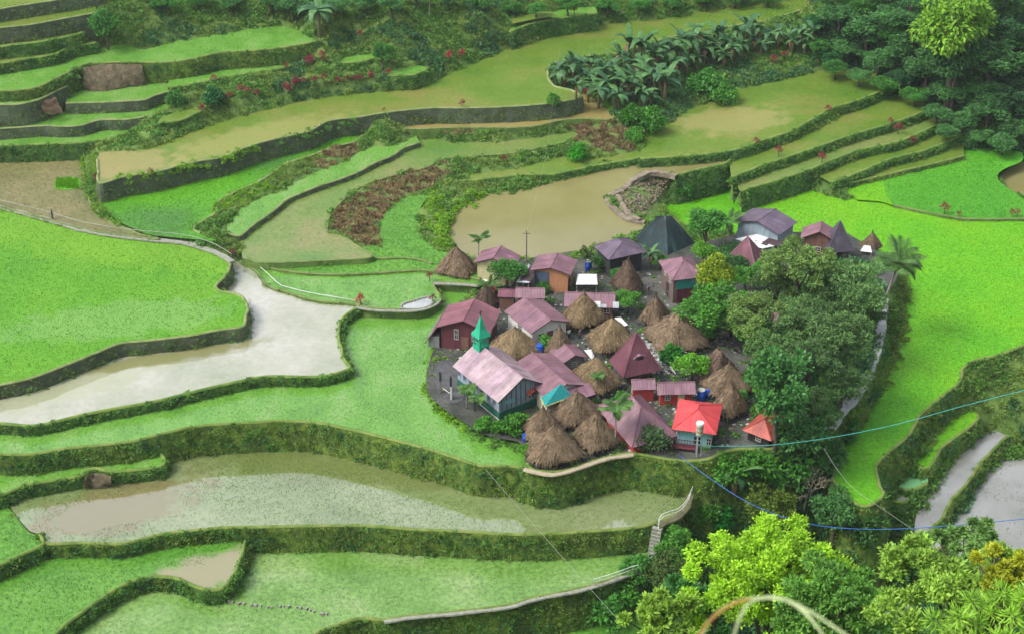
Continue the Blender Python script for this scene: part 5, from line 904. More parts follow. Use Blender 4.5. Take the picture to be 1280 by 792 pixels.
# near trees on the viewer's own slope
def near(label, px, py, depth, R, nl, per, L, Wd, col, seed, zt, mat='tree', name='tree'):
    P = U(px, py, 0); d = ray(px, py); q = CAMP + d * depth; gz = float(hz(q[0], q[1])); zc = q[2] - gz; (V, F), cent = crown(nl, per, R, .20, L, Wd, seed, zc, shell=.4, low=-.3, spread=(.3, 1.12))
    root = empty(name, (q[0], q[1], gz)); tag(root, label, 'tree' if name == 'tree' else 'shrub'); o = obj('crown', V, F, FOL[mat], root); o.color = (*col, 1); mk('trunk', trunkmesh(cent, max(1.5, zc - .5), .22, seed, 'trunk', BARK, 14), root); return root
near('big light green leafy tree in front at the bottom', 966, 735, 92, (5.0,4.2,3.3), 76, 560, .23, .13, (.47,.58,.05), 21, 6); near('grey green tree overlapping the light green tree in front', 1030, 772, 80, (3.0,2.8,2.6), 46, 300, .27, .13, (.16,.27,.07), 22, 6); near('round medium green crown at the bottom centre', 1065, 752, 82, (1.6,1.6,2.0), 26, 260, .25, .13, (.17,.30,.07), 28, 6)
near('yellowish cream leafed shrub tree in the lower right corner', 1215, 745, 66, (3.8,3.0,2.2), 60, 420, .21, .11, (.36,.42,.10), 23, 5); near('pale grey green branch crown at the right edge', 1215, 690, 70, (2.3,2.0,.8), 30, 200, .26, .11, (.27,.34,.16), 24, 5); near('orange tinted shrub crown in the lower right', 1250, 722, 64, (1.5,1.5,.8), 18, 200, .24, .12, (.50,.38,.04), 25, 4)
near('small bright tree with yellowish leaves at the bottom edge', 822, 775, 88, (2.2,2.0,1.5), 26, 220, .34, .17, (.36,.42,.09), 26, 4); near('shaded dark crown left of the light green tree in front', 885, 765, 98, (3.0,2.6,2.0), 24, 200, .34, .18, (.06,.16,.05), 27, 5)
near('bright feathery fern shrub in the lower right corner', 1250, 768, 58, (2.2,1.8,1.1), 26, 110, .42, .06, (.36,.46,.08), 29, 3)

# ------------------------------------------------------------------ bananas, palms, red cordylines
BAN = [leafmat('banana_leaf', (.02, .065, .025), (.06, .15, .06), scale=.8), leafmat('banana_leaf_light', (.035, .11, .03), (.09, .20, .06), scale=.8)]; STEM = plain('banana_stem', (.16, .15, .07), .8, .3); DRYL = plain('dry_leaf', (.22, .14, .07), .9, .3)
def frond_strip(L, Wd, droop, n=6, fold=.25):
    V = []; F = []
    for i in range(n + 1):
        t = i / n; w = Wd * math.sin(math.pi * min(1, .12 + .88 * t) ** .8) * .5 + .01; x = L * t * (1 - .25 * droop * t); z = L * (.95 * t - (1.0 * droop) * t * t)
        V += [(x, -w, z - fold * w), (x, 0, z), (x, w, z - fold * w)]
    for i in range(n):
        for k in (0, 1): F.append((i * 3 + k, i * 3 + k + 1, i * 3 + 4 + k, i * 3 + 3 + k))
    return V, F
BL = [mesh('leaf', *frond_strip(2.3, .62, d), BAN[m], True) for d, m in ((.75, 0), (1.0, 0), (1.2, 1), (.6, 1))]; BD = mesh('dry_leaf', *frond_strip(1.7, .35, 1.9), DRYL, True); BS = mesh('stem', *(lambda m: (m.V, m.F))(MB().tube([(0, 0, -.4), (.04, 0, 1.2), (0, .03, 2.2)], [.17, .14, .09], 7)), STEM, True)
def banana(label, px, py, s, group=None, nl=9, P=None):
    P = ground_at(px, py) if P is None else P; root = empty('banana_plant', P, RNG.uniform(0, 6.28)); root.scale = (s,) * 3; tag(root, label, 'banana plant', group); mk('stem', BS, root); a0 = RNG.uniform(0, 6)
    for i in range(nl):
        o = mk('leaf', BL[int(RNG.integers(0, 4))], root); o.location = (0, 0, 2.0 + .04 * i); o.rotation_euler = (RNG.uniform(-.25, .25), RNG.uniform(-.55, .75), a0 + i * 2.4 + RNG.uniform(-.4, .4)); k = RNG.uniform(.75, 1.1); o.scale = (k, k, k)
    for i in range(2): o = mk('dry_leaf', BD, root); o.location = (0, 0, 1.9); o.rotation_euler = (0, .5, RNG.uniform(0, 6))
    return root
BANS = [(704,112,1.0),(716,104,1.1),(727,114,1.0),(742,118,.9),(755,112,1.0),(768,120,1.0),(782,132,1.1),(792,124,1.1),(803,110,1.1),(816,124,1.2),(786,82,1.1),(800,88,1.1),(815,92,1.1),(823,84,1.1),(838,90,1.0),(850,82,1.2),(862,78,1.1),(871,70,1.1),(884,70,1.0),(896,66,1.0),(908,72,1.0),(920,64,1.1),(932,58,1.1),(945,58,1.0),(958,64,.9),(972,62,.9),(985,58,.9),(1000,62,.9),(1014,60,.9),(880,82,1.0),(835,110,1.0),(765,100,1.0),(926,74,.9),(950,72,.8)]
BANS += [(735,128,.8),(748,136,.9),(772,140,.9),(760,130,1.0),(800,138,.9),(812,136,.8),(830,128,1.0),(795,102,.9),(775,90,.9),(845,98,.9),(858,95,1.0),(870,90,.8),(892,82,.8),(905,86,.8),(720,126,.7),(1005,70,.8),(990,68,.8),(915,80,.9),(940,66,.8),(738,100,.9)]
LB = ranked(BANS, [(69, 'of the topmost row in the'), (86, 'of the second row in the'), (105, 'of the middle row in the'), (119, 'of the fourth row in the'), (400, 'of the lowest row in the')], 'banana plant', 'upper grove')
for x, y, s in BANS: banana(LB[(x, y)], x, y, s * 1.7 * RNG.uniform(.8, 1.15), 'banana plants of the upper grove')
banana('large greyish banana clump under the top edge', 400, 46, 2.1, nl=13); banana('smaller banana plant left of the greyish clump', 338, 18, 1.8); banana('big banana plant in the gully below the red roof', 915, 628, 1.9, nl=11); banana('small banana plant behind the purple hip roof', 812, 336, 1.1)
PALM = leafmat('palm_leaf', (.025, .07, .02), (.09, .19, .04), scale=.8)
def palmfrond(L, droop, w, n=26):
    V = []; F = []; 
    for i in range(n):
        t = .1 + .9 * i / (n - 1); x = L * t * (1 - .2 * droop * t); z = L * (.7 * t - droop * t * t); l = w * (math.sin(math.pi * (t * .85 + .1)) + .15)
        for s in (-1, 1):
            k = len(V); V += [(x - .09, 0, z), (x + .12, 0, z), (x + l * .55, s * l, z - .35 * l)]; F.append((k, k + 1, k + 2))
    k = len(V)
    for i in range(7):
        t = i / 6; x = L * t * (1 - .2 * droop * t); z = L * (.7 * t - droop * t * t); V += [(x, -.03, z + .01), (x, .03, z + .01)]
    F += [(k + 2 * i, k + 2 * i + 1, k + 2 * i + 3, k + 2 * i + 2) for i in range(6)]
    return V, F
def palm(label, P, h, lean, L, nf, tr, w=.5, col=BARKP):
    root = empty('palm_tree', P); tag(root, label, 'palm'); top = Vector((lean, .1, h)); MB().tube([(0, 0, -.5), (lean * .35, 0, h * .4), (lean * .75, .05, h * .75), top], [tr * 1.3, tr, tr * .9, tr * .8], 7).build('trunk', col, root, True)
    ms = [mesh('frond', *palmfrond(L * k, d, w), PALM) for k, d in ((1, .4), (.95, .65), (.9, .95), (1, .25))]
    for i in range(nf):
        o = mk('frond', ms[i % 4], root); o.location = top; o.rotation_euler = (RNG.uniform(-.15, .15), RNG.uniform(-.3, .35), i * 2.399 + RNG.uniform(-.2, .2))
palm('tall coconut palm leaning over the lime field', ground_at(1102, 388), 7.0, 1.3, 3.9, 22, .15, 1.0); palm('slim areca palm standing at the muddy pond by the cream house', ground_at(598, 330), 4.0, .1, 1.7, 9, .08, .5); palm('slim betel palm in front of the sprawling hip roof', ground_at(769, 562), 5.6, -.1, 2.1, 10, .09, .6)
palm('coconut fronds showing right of the tree by the net tent', ground_at(905, 305), 3.4, .2, 2.6, 12, .1, .5); palm('short feathery palm in front of the maroon outhouse roof', ground_at(611, 368), 1.2, 0, 2.0, 12, .09, .4); palm('papaya like palm at the left corner of the church yard', ground_at(583, 510), 2.6, .1, 1.2, 9, .07, .5); palm('second small papaya like palm in front of the church wall', ground_at(594, 520), 2.4, .2, 1.1, 8, .06, .5); palm('little palm crown in front of the pink roof beside the pyramid', ground_at(1022, 305), 2.2, 0, 1.3, 8, .07, .4)
palm('small leafy pole palm in front of the shaggy hut', ground_at(745, 497), 3.0, .1, .9, 6, .05, .4)
RED = [leafmat('cordyline_red', (.10, .012, .022), (.28, .035, .06), scale=2), leafmat('cordyline_bright', (.18, .012, .025), (.42, .035, .055), scale=2)]
RC = [mesh('leaves', *clump(46, .36, .34, .1, 31 + i, 1.0, .4), RED[i]) for i in (0, 1)]; RS = mesh('stem', *(lambda m: (m.V, m.F))(MB().tube([(0, 0, -.2), (.02, 0, .55), (0, 0, 1.0)], [.05, .04, .03], 5)), BARK)
def cordyline(label, px, py, s=1.0, k=0, group=None):
    P = ground_at(px, py); P[2] -= .1; root = empty('cordyline', P, RNG.uniform(0, 6)); root.scale = (s,) * 3; tag(root, label, 'red shrub', group); mk('stem', RS, root); o = mk('leaves', RC[k], root); o.location = (0, 0, .75); o = mk('leaves', RC[k], root); o.location = (.08, .05, 1.05); o.rotation_euler = (0, 0, 1.3); o.scale = (.7, .7, .8)
gA = 'red shrubs on the flowered bank'
REDS = [(268,104),(302,118),(310,119),(288,126),(253,142),(268,137),(322,122),(357,112),(368,110),(362,116),(371,108),(381,106),(385,82),(390,80),(404,78),(403,75),(388,84),(394,106),(405,102),(423,107),(434,103),(444,104),(450,103),(464,101),(464,99),(486,97),(358,88),(450,48),(360,117)]
LB = ranked(REDS, [(95, 'of the high row on the'), (109, 'of the middle row on the'), (400, 'of the low row on the')], 'dark red shrub', 'flowered bank')
for x, y in REDS: cordyline(LB[(x, y)], x, y, RNG.uniform(.9, 1.3), 0, gA)
for x, y, s, l in [(562,78,1.6,'cluster of crimson shrubs beside the long olive paddy'), (577,74,1.4,'crimson shrub just right of the crimson cluster'), (578,136,1.2,'single red shrub on the long grey stone wall'), (480,140,.6,'tiny red shrub further left on the long grey stone wall'), (718,20,1.6,'red shrub at the top above the round hedge wall'), (732,122,1.3,'dark red shrub on the right tip of the long stone wall'), (189,222,1.1,'two tier red shrub on the hedge above the two tone field'), (121,228,1.0,'red shrub at the left tip of the hillside paddy'), (53,186,.7,'red shrub on the ivy covered left wall'), (291,322,1.0,'red shrub where the walkway turns'), (451,384,1.5,'bright red shrub on the corner of the pale milky paddy'), (537,352,1.1,'brownish red shrub beside the ornamental pond'), (541,378,1.0,'red shrub on the rim of the ornamental pond'),
                   (945,182,1.1,'red shrub on the pale rim of the grove pond'), (1035,142,1.2,'red shrub further right on the rim of the grove pond'), (973,196,1.4,'red shrub on the second right hand wall'), (1027,205,1.5,'red shrub on the third right hand wall'), (1113,156,1.0,'small red shrub high on the right hand walls'), (1122,168,1.6,'wide dark red shrub on the right hand terraces'), (1140,182,1.3,'dim red shrub under the wide dark red one'), (1180,268,1.5,'red shrub on the rim of the deep green paddy'), (1198,272,.9,'smaller red shrub on the rim of the deep green paddy'), (1265,271,1.0,'red shrub near the right edge rim'), (1271,271,1.0,'right most of the two shrubs near the right edge rim'), (967,82,1.5,'rusty red shrub in the upper banana grove'), (980,76,1.5,'second rusty red shrub in the upper banana grove'), (630,203,1.0,'reddish shrub on the small olive bench'), (1012,6,1.4,'purple leaved shrub at the top of the forest edge'), (616,372,1.3,'crimson shrub under the short feathery palm')]:
    cordyline(l, x, y, s, 1 if 'bright' in l or 'crimson' in l else 0)

# ------------------------------------------------------------------ undergrowth on the banks
n = 190000; X = RNG.uniform(X0, -X0, n); Y = RNG.uniform(-70, 170, n); iy = ((Y - Y0) / CELL).astype(int).clip(0, NY - 1); ix = ((X - X0) / CELL).astype(int).clip(0, NX - 1); m = BANK[iy, ix]; X, Y = X[m], Y[m]; Zg = hz(X, Y, GR); m, PA, PB = visible(X, Y, Zg, 30); X, Y, Zg, PA, PB = X[m], Y[m], Zg[m], PA[m], PB[m]
pin = lambda poly: inside(np.array(poly, float), PA, PB)
brown = pin([(704,148),(735,146),(780,150),(796,190),(760,192),(715,175)]) | pin([(412,285),(425,255),(470,230),(520,212),(560,200),(562,215),(540,235),(500,248),(480,268),(476,300),(462,318),(440,300)]) | pin([(380,195),(440,175),(450,190),(400,215)]) | pin([(505,163),(600,161),(600,168),(505,170)])
heap = pin([(762,240),(800,212),(850,218),(835,240),(815,272),(780,272)]); lime = pin([(530,240),(552,235),(560,300),(556,325),(525,280)]) | pin([(262,250),(330,222),(345,235),(280,268)]) | pin([(640,300),(740,300),(740,330),(640,330)]) | pin([(850,215),(915,200),(915,240),(850,255)])
forest = pin([(1010,-40),(1310,-40),(1310,200),(1190,190),(1130,110),(1040,85)]) | ((PB > 560) & (PA > 850)); slope = pin([(1175,480),(1310,430),(1310,545),(1235,542)]) | pin([(170,-40),(1000,-40),(1000,10),(640,60),(500,112),(330,140),(300,60),(160,60)]) & ~forest; grove = pin([(680,70),(1020,30),(1080,85),(900,130),(800,165),(730,125)])
bright = RNG.uniform(0, 1, len(X)); wgt = vnoise(X * .25, Y * .25, 3); mR = ~(brown | heap | lime | forest)
def und(name, label, key, mask, lo, hi, keep=1.0):
    mask = mask & (RNG.uniform(0, 1, len(X)) < keep); o = scatter(name, key, np.stack([X, Y, Zg - .1], 1)[mask], RNG.uniform(lo, hi, mask.sum())); 
    if o is not None: tag(o, label, None, None, 'stuff')
und('dry_brush', 'dry reddish brown thicket on the middle banks', 'bush_brown', brown, .6, 1.2, .62); und('dry_grass', 'straw coloured grass among the brown thicket', 'grass_straw', brown, .7, 1.3, .5); und('thicket_weeds', 'green weeds sprouting through the brown thicket', 'tuft_green', brown, .9, 1.6, .3); und('sparse_grass', 'sparse dry grass on the muddy heap', 'grass_straw', heap, .4, .7, .12)
und('lime_grass', 'fresh lime green growth on the banks', 'grass_lime', lime, .8, 1.4); und('lime_weeds', 'lime leaved weeds on the banks', 'bush_lime', lime, .4, .8, .6)
und('forest_undergrowth', 'dark leafy undergrowth below the forest and in the gully', 'bush_dark', forest & (wgt < np.where(PB > 500, -.1, .25)), 1.0, 2.0); und('forest_shrubbery', 'green leafy undergrowth below the forest and in the gully', 'bush_green', forest & (wgt >= np.where(PB > 500, -.25, .1)), .9, 1.8)
und('slope_shrubbery', 'mixed green shrubs covering the grassy slope', 'bush_green', (slope | mR) & (wgt > .0) & (bright < .8), .5, 1.3); und('slope_grass', 'grassy tufts covering the open slope', 'grass_moss', (slope | mR) & (wgt < .3), .9, 1.7); und('slope_weeds', 'mossy green weeds on the slope', 'tuft_moss', (slope | mR), 1.0, 2.2, .6); und('slope_bushes', 'darker bushes dotted over the slope', 'bush_dark', (slope & (wgt < -.3)) | (grove & (wgt < .1)), .7, 1.5, .6)
# hedge round the church yard and path verges
def hedge(label, pts, z, key, rad, step, name='hedge', seed=1, cat='hedge'):
    S = smooth_pts([U(x, y, z) for x, y in pts], step); r = np.random.default_rng(seed); P = np.repeat(S, 3, 0) + r.normal(0, rad * .5, (len(S) * 3, 3)) * np.array([1, 1, .3]); P[:, 2] = hz(P[:, 0], P[:, 1], GR) + r.uniform(-.1, .5, len(P)) if name != 'overhanging_shrubs' else z + r.uniform(-1.0, .25, len(P)); P[:, 1] -= .35 if name == 'overhanging_shrubs' else 0; o = scatter(name, key, P, r.uniform(.45, .9, len(P)) * rad); tag(o, label, cat, None, 'stuff')
hedge('yellowish hedge curving round the church yard', [(548,440),(538,462),(536,482),(548,505),(565,520),(585,532)], .5, 'bush_lime', 1.0, .5); hedge('green hedge below the church wall', [(585,532),(600,540),(622,548),(648,553)], .5, 'bush_green', 1.0, .6, seed=2)
hedge('weedy verge along the right hand village path', [(1128,352),(1132,385),(1118,420),(1108,440),(1090,478),(1068,505),(1045,530)], -1.5, 'bush_moss', 1.2, .6, 'verge', 3, 'verge'); hedge('leafy verge along the front village wall', [(655,586),(700,592),(745,580),(792,570),(850,580)], 0, 'tuft_moss', 1.2, .5, 'verge', 4, 'verge')
hedge('bright shrubs hanging over the left part of the long stone wall', [(150,221),(190,216),(225,207),(250,201),(275,197),(320,181)], Z['Q1'], 'bush_lime', .9, .7, 'overhanging_shrubs', 5, 'shrubs'); hedge('green shrubs hanging over the wall above the olive strip', [(345,175),(365,169),(387,164),(405,156),(440,149)], Z['Q1'], 'bush_green', .8, .9, 'overhanging_shrubs', 6, 'shrubs')
hedge('shrubs on the stone wall of the two tone field', [(250,281),(268,270),(272,256),(295,242),(330,226),(365,204),(400,192)], Z['N2'], 'bush_lime', .9, .8, 'overhanging_shrubs', 7, 'shrubs'); hedge('ferns on the left dark walls', [(75,97),(90,90),(105,83)], Z['T5'], 'bush_green', .8, .5, 'overhanging_shrubs', 8, 'shrubs')
hedge('lime green hedge edging the stubble paddy', [(103,203),(108,235),(115,256),(128,271),(150,282)], Z['N3'], 'bush_lime', .5, .4, 'hedge', 9); hedge('second lime green hedge beside the hillside paddy tip', [(117,198),(121,225),(124,245),(130,262)], Z['N2'] + .5, 'bush_lime', .5, .4, 'hedge', 10)
hedge('bright grassy bank curving round the left end of the muddy pond', [(556,310),(553,295),(555,280),(562,265),(575,252),(600,240)], Z['P1'] + .8, 'bush_lime', 1.1, .5, 'grass_bank', 11, 'grass bank'); hedge('leafy bank above the muddy brown pond', [(600,238),(640,235),(677,226),(715,216),(752,207),(800,200)], Z['P1'] + .6, 'bush_green', .8, .5, 'grass_bank', 12, 'grass bank')
hedge('fresh grassy strip between the muddy pond and village roofs', [(630,322),(660,323),(700,320),(740,316)], Z['VG'], 'bush_lime', .9, .5, 'grass_bank', 13, 'grass bank')
# ------------------------------------------------------------------ paths, rims, steps, railings
PATHM = plain('path_concrete', (.24, .25, .20), .85, .3, 2.0, bump=.3); SANDM = plain('path_sand', (.36, .31, .22), .9, .2, 2.0, bump=.3); DIRTM = plain('path_dirt', (.12, .12, .06), .95, .3, 1.2, bump=.4); GREYM = plain('path_grey', (.30, .31, .32), .85, .25, 1.5, bump=.3)
WHITEP = plain('white_pipe', (.66, .67, .66), .5, .08); CYAN = plain('cyan_cable', (.05, .36, .34), .5, .08); BLUE = plain('blue_cable', (.03, .13, .42), .5, .08); WIRE = plain('pale_wire', (.34, .34, .33), .5, .05)
def path(name, label, pts, z, width, mat, th=.18):
    S = smooth_pts([U(x, y, z) for x, y in pts], .6); T = np.gradient(S[:, :2], axis=0); T /= np.linalg.norm(T, axis=1, keepdims=True) + 1e-9; Nn = np.stack([-T[:, 1], T[:, 0]], 1); V = []; F = []; n = len(S)
    for i in range(n):
        wv = width / 2 * (1 + .12 * math.sin(i * 1.7) + .08 * math.sin(i * .6)); 
        for s, dz in ((1, -th), (1, 0), (-1, 0), (-1, -th)): V.append((S[i, 0] + Nn[i, 0] * s * (wv + (.05 if dz else 0)), S[i, 1] + Nn[i, 1] * s * (wv + (.05 if dz else 0)), S[i, 2] + dz + .02 * math.sin(i * .9)))
    for i in range(n - 1):
        for k in range(3): F.append((i * 4 + k, i * 4 + k + 1, i * 4 + 5 + k, i * 4 + 4 + k))
    return tag(obj(name, V, F, mat), label, None, None, 'structure')
path('walkway', 'narrow concrete walkway between the bright green field and stubble paddy', [(-40,251),(0,258),(60,274),(110,288),(170,297),(230,303),(262,312),(280,320),(290,327)], Z['L1'] + .3, .8, PATHM)
path('footpath', 'grey concrete footpath curving along the thicket edge', [(1104,372),(1102,396),(1099,420),(1092,445),(1083,468),(1070,492),(1055,508),(1043,524),(1036,534)], Z['VG'] + .25, 1.3, GREYM, .4)
path('footpath', 'sandy footpath on the rim in front of the corner huts', [(655,585),(668,589),(690,592),(712,588),(740,578),(765,571),(792,567)], Z['VG'] + .3, .5, SANDM, .15)
path('footpath', 'brown footpath round the end of the grey paddy', [(894,594),(878,602),(866,613),(858,632),(848,644),(836,650),(822,656)], Z['L5'] + .3, .8, DIRTM, .15)
path('concrete_rim', 'grey concrete rim along the lowest long field', [(480,776),(495,774),(510,771),(545,768),(595,763),(640,757),(665,749),(715,739),(740,733),(765,725),(790,716),(800,712),(810,699),(817,680)], Z['L8'] + .35, .4, PATHM, .15)
path('footpath', 'pale stone path between the pond field and church field', [(445,383),(460,386),(500,388),(530,386),(545,380),(551,373)], Z['M2'] + .22, .3, PATHM, .15)
path('footpath', 'short pale path leading to the cream walled house', [(541,354),(570,354.5),(600,357)], Z['M2'] + .22, .4, PATHM, .15)
path('alley', 'trodden alley climbing between the huts and turquoise house', [(815,345),(830,372),(850,398),(878,425),(905,440),(935,455),(930,490),(940,520)], Z['VG'] + .05, 2.2, noisemat('alley_earth', [(.3, (.05, .055, .045)), (.7, (.13, .13, .115))], .6, .9, bump=.3), .2)
st = None; p0, p1 = U(822, 657, Z['L5'] + .3), U(816, 692, Z['L8'] + .3); root = empty('staircase', p1); tag(root, 'short concrete staircase between the grey paddy and lowest field', 'stairs')
for i in range(8):
    t = (i + .5) / 8; q = p0 + (p1 - p0) * t - p1; MB().box((q[0], q[1], q[2] - .5), (1.1, .5, 1.0), math.atan2(*(p1 - p0)[:2][::-1]) + math.pi / 2).build('step', PATHM, root)
def railing(label, pts, h, mat, every=1.8, r=.024, rails=(1.0,), name='railing'):
    S = smooth_pts(pts, .5); c = S[0]; root = empty(name, c); tag(root, label, 'railing')
    for k in rails: MB().tube([tuple(p - c + np.array([0, 0, h * k])) for p in S], r * 1.5, 5).build('rail', mat, root)
    L_ = 0
    for i in range(len(S)):
        if i == 0 or L_ >= every or i == len(S) - 1:
            p = S[i] - c; MB().tube([(p[0], p[1], -.4 + p[2]), (p[0], p[1], p[2] + h)], r, 5).build('post', mat, root); L_ = 0
        if i < len(S) - 1: L_ += np.linalg.norm(S[i + 1] - S[i])
zl5, zl8 = Z['L5'] + .3, Z['L8'] + .35
railing('white pipe railing beside the staircase and lower footpath', [U(867,612,zl5),U(858,632,zl5),U(848,643,zl5),U(824,655,zl5),p1 + np.array([.6, 0, 0]),U(803,712,zl8),U(790,716,zl8),U(765,725,zl8),U(742,732,zl8)], .95, WHITEP, rails=(1, .55))
railing('pale cable handrail along the narrow walkway', [U(-30,252,Z['L1']+.3),U(0,258,Z['L1']+.3),U(60,273,Z['L1']+.3),U(110,287,Z['L1']+.3),U(170,296,Z['L1']+.3),U(230,302,Z['L1']+.3),U(265,312,Z['L1']+.3),U(290,326,Z['L1']+.3)], 1.1, WIRE, 3.2, .022)
def cable(name, label, pts, r, mat, cat='cable', smooth=True):
    P = smooth_pts(pts, 2.0) if smooth else np.array(pts); c = P[0]; o = MB().tube([tuple(p - c) for p in P], r, 5).build(name, mat, None, True); o.location = c; return tag(o, label, cat)
def along(pts, d0, d1):
    L_ = [0.0]
    for a, b in zip(pts, pts[1:]): L_.append(L_[-1] + math.dist(a, b))
    return [CAMP + ray(*p) * (d0 + (d1 - d0) * l / L_[-1]) for p, l in zip(pts, L_)]
dr = np.linalg.norm(U(885, 557, 1.4) - CAMP)
cable('cable', 'taut cyan cable running from the red roof house to the right edge', along([(884,557),(960,556),(1040,546),(1120,530),(1200,508),(1300,482)], dr, 165), .036, CYAN); cable('cable', 'sagging blue cable crossing the gully to the right edge', along([(848,568),(880,592),(940,630),(1010,654),(1090,661),(1180,657),(1300,646)], np.linalg.norm(U(848, 568, .8) - CAMP), 140), .036, BLUE)
cable('wire', 'thin white wire dropping across the tip of the lime field', along([(1030,560),(1060,604),(1110,640),(1160,674)], 172, 168), .016, WIRE); cable('wire', 'thin pale wire dropping from the mossy wall to the bottom edge', along([(607,586),(645,630),(682,672),(720,715),(778,780)], np.linalg.norm(U(607, 586, .3) - CAMP), 150), .014, WIRE)
cable('pipe', 'white water pipe lying beside the pale milky paddy', [U(x, y, Z['M2'] + .35) for x, y in [(296,318),(308,322),(322,331),(338,345),(352,357),(375,363),(400,368),(425,372),(447,376)]], .045, WHITEP, 'pipe')
P = ground_at(658, 328); root = empty('utility_pole', P); tag(root, 'thin grey utility pole between the cream and orange houses', 'pole'); h = solve_rise(P[0], P[1], P[2], 658, 288); MB().tube([(0, 0, -.5), (0, 0, h)], [.11, .08], 7).build('pole', POLE, root); MB().box((0, 0, h - .5), (1.0, .09, .09)).build('crossarm', POLE, root); MB().tube([(.4, 0, h - .45), (.4, 0, h - .25)], .05, 6).build('insulator', TRIM, root)
cable('wire', 'faint wire rising from the utility pole over the muddy pond', [P + np.array([0, 0, h - .3]), P + np.array([3, 22, h + 1.5]), U(700, 60, Z['Q1'] + 6)], .009, WIRE)
P = ground_at(481, 25); o = MB().tube([(0, 0, -.5), (.05, 0, 2.5), (0, 0, 5.2)], [.1, .08, .06], 6).build('pole', BARKP); o.location = ground_at(537, 22); tag(o, 'bare pale pole standing on the slope at the top edge', 'pole')

# ------------------------------------------------------------------ ponds, seedbed, stones, slip, heap
def flat(name, label, pts, z, mat, smooth=True):
    S = smooth_pts([U(x, y, z) for x, y in pts + [pts[0]]], .5)[:-1]; return tag(obj(name, S, [tuple(range(len(S)))], mat), label, None, None, 'structure')
PD = [(502,386),(503,380.5),(517,376),(533,371.5),(541,375),(537,382.5),(520,387)]; flat('ornamental_pond_water', 'clear little ornamental pond', PD, Z['M2'] + .06, noisemat('clear_water', [(.3, (.25, .27, .26)), (.7, (.42, .43, .43))], .8, .04, spec=.8, ior=1.8))
S = smooth_pts([U(x, y, Z['M2'] + .1) for x, y in PD + [PD[0]]], .35); root = empty('pond_rim', S[0]); tag(root, 'ring of pale stones round the ornamental pond', 'stone rim'); sm = [mesh('stone', *(lambda m: (m.V, m.F))(MB().box((0, 0, 0), (.42, .3, .3), .1 * i, .7)), PATHM) for i in range(3)]
for i, p in enumerate(S[:-1:1]): o = mk('stone', sm[i % 3], root); o.location = p - S[0]; o.rotation_euler = (0, 0, i * .7)
z = Z['L8'] + .1; S = smooth_pts([U(x, y, z) for x, y in [(286,752),(310,755),(335,758),(355,757),(375,759),(392,763),(412,768)]], .42); root = empty('stone_row', S[0]); tag(root, 'broken row of small stones across the lowest long field', 'stone row')
for i, p in enumerate(S):
    if i % 7 in (2, 5): continue
    o = mk('stone', sm[i % 3], root); o.location = p - S[0] + RNG.normal(0, .06, 3) * np.array([1, 1, .3]); o.rotation_euler = (0, 0, i * 1.3); k = RNG.uniform(.6, 1.2); o.scale = (k,) * 3
flat('seedbed', 'square bright green seedbed in the stubble paddy', [(70,223),(98,222.5),(98,235),(70,236)], Z['N3'] + .05, SURF['rice_lime'])
n = 500; a, b_ = RNG.uniform(70, 98, n), RNG.uniform(223, 236, n); o = scatter('seedlings', 'ricelime', np.array([U(x, y, Z['N3'] + .05) for x, y in zip(a, b_)]), RNG.uniform(.7, 1.1, n), None, .1); tag(o, 'dense seedlings standing in the square seedbed', 'seedlings')
def slip(label, top, bot, zt, zb, mat, name='earth_slip', seed=1):
    A = smooth_pts([U(x, y, zt) for x, y in top], .5); nA = len(A); Bq = smooth_pts([U(x, y, zb) for x, y in bot], .1); Bq = Bq[np.linspace(0, len(Bq) - 1, nA).astype(int)]; r = np.random.default_rng(seed); V = []; R_ = 9
    for k in range(R_):
        t = k / (R_ - 1); q = A * (1 - t) + Bq * t; q = q + r.normal(0, .09, q.shape); q[:, 1] -= .3 * math.sin(math.pi * t) + .35; V.append(q)
    V = np.vstack(V); F = [(k * nA + i, (k + 1) * nA + i, (k + 1) * nA + i + 1, k * nA + i + 1) for k in range(R_ - 1) for i in range(nA - 1)]; return tag(obj(name, V, F, mat, None, True), label, None, None, 'structure')
SLIPM = noisemat('brown_slip', [(.3, (.04, .032, .02)), (.5, (.10, .082, .045)), (.7, (.18, .148, .085))], 1.4, .95, detail=8, bump=.7, bscale=4)
slip('collapsed brown earth section of the upper left wall', [(104,84),(125,80),(150,79),(178,80)], [(106,112),(130,113),(155,109),(184,105)], Z['T5'] + .25, Z['T8'] + .1, SLIPM); slip('small bare earth scar beside the dark left walls', [(54,126),(62,124),(70,120)], [(52,139),(66,142),(80,140)], Z['T6'] + .2, Z['T6'] - 2, noisemat('red_slip', [(.3, (.09, .055, .035)), (.7, (.20, .135, .085))], 1.4, .95, bump=.6), seed=2)
slip('greyish stone bulge in the wall of the narrow left field', [(107,596),(117,588),(130,589),(140,594)], [(104,606),(118,608),(130,607),(142,604)], Z['L4'] + .3, Z['L4'] - 1.2, SLIPM, seed=3)
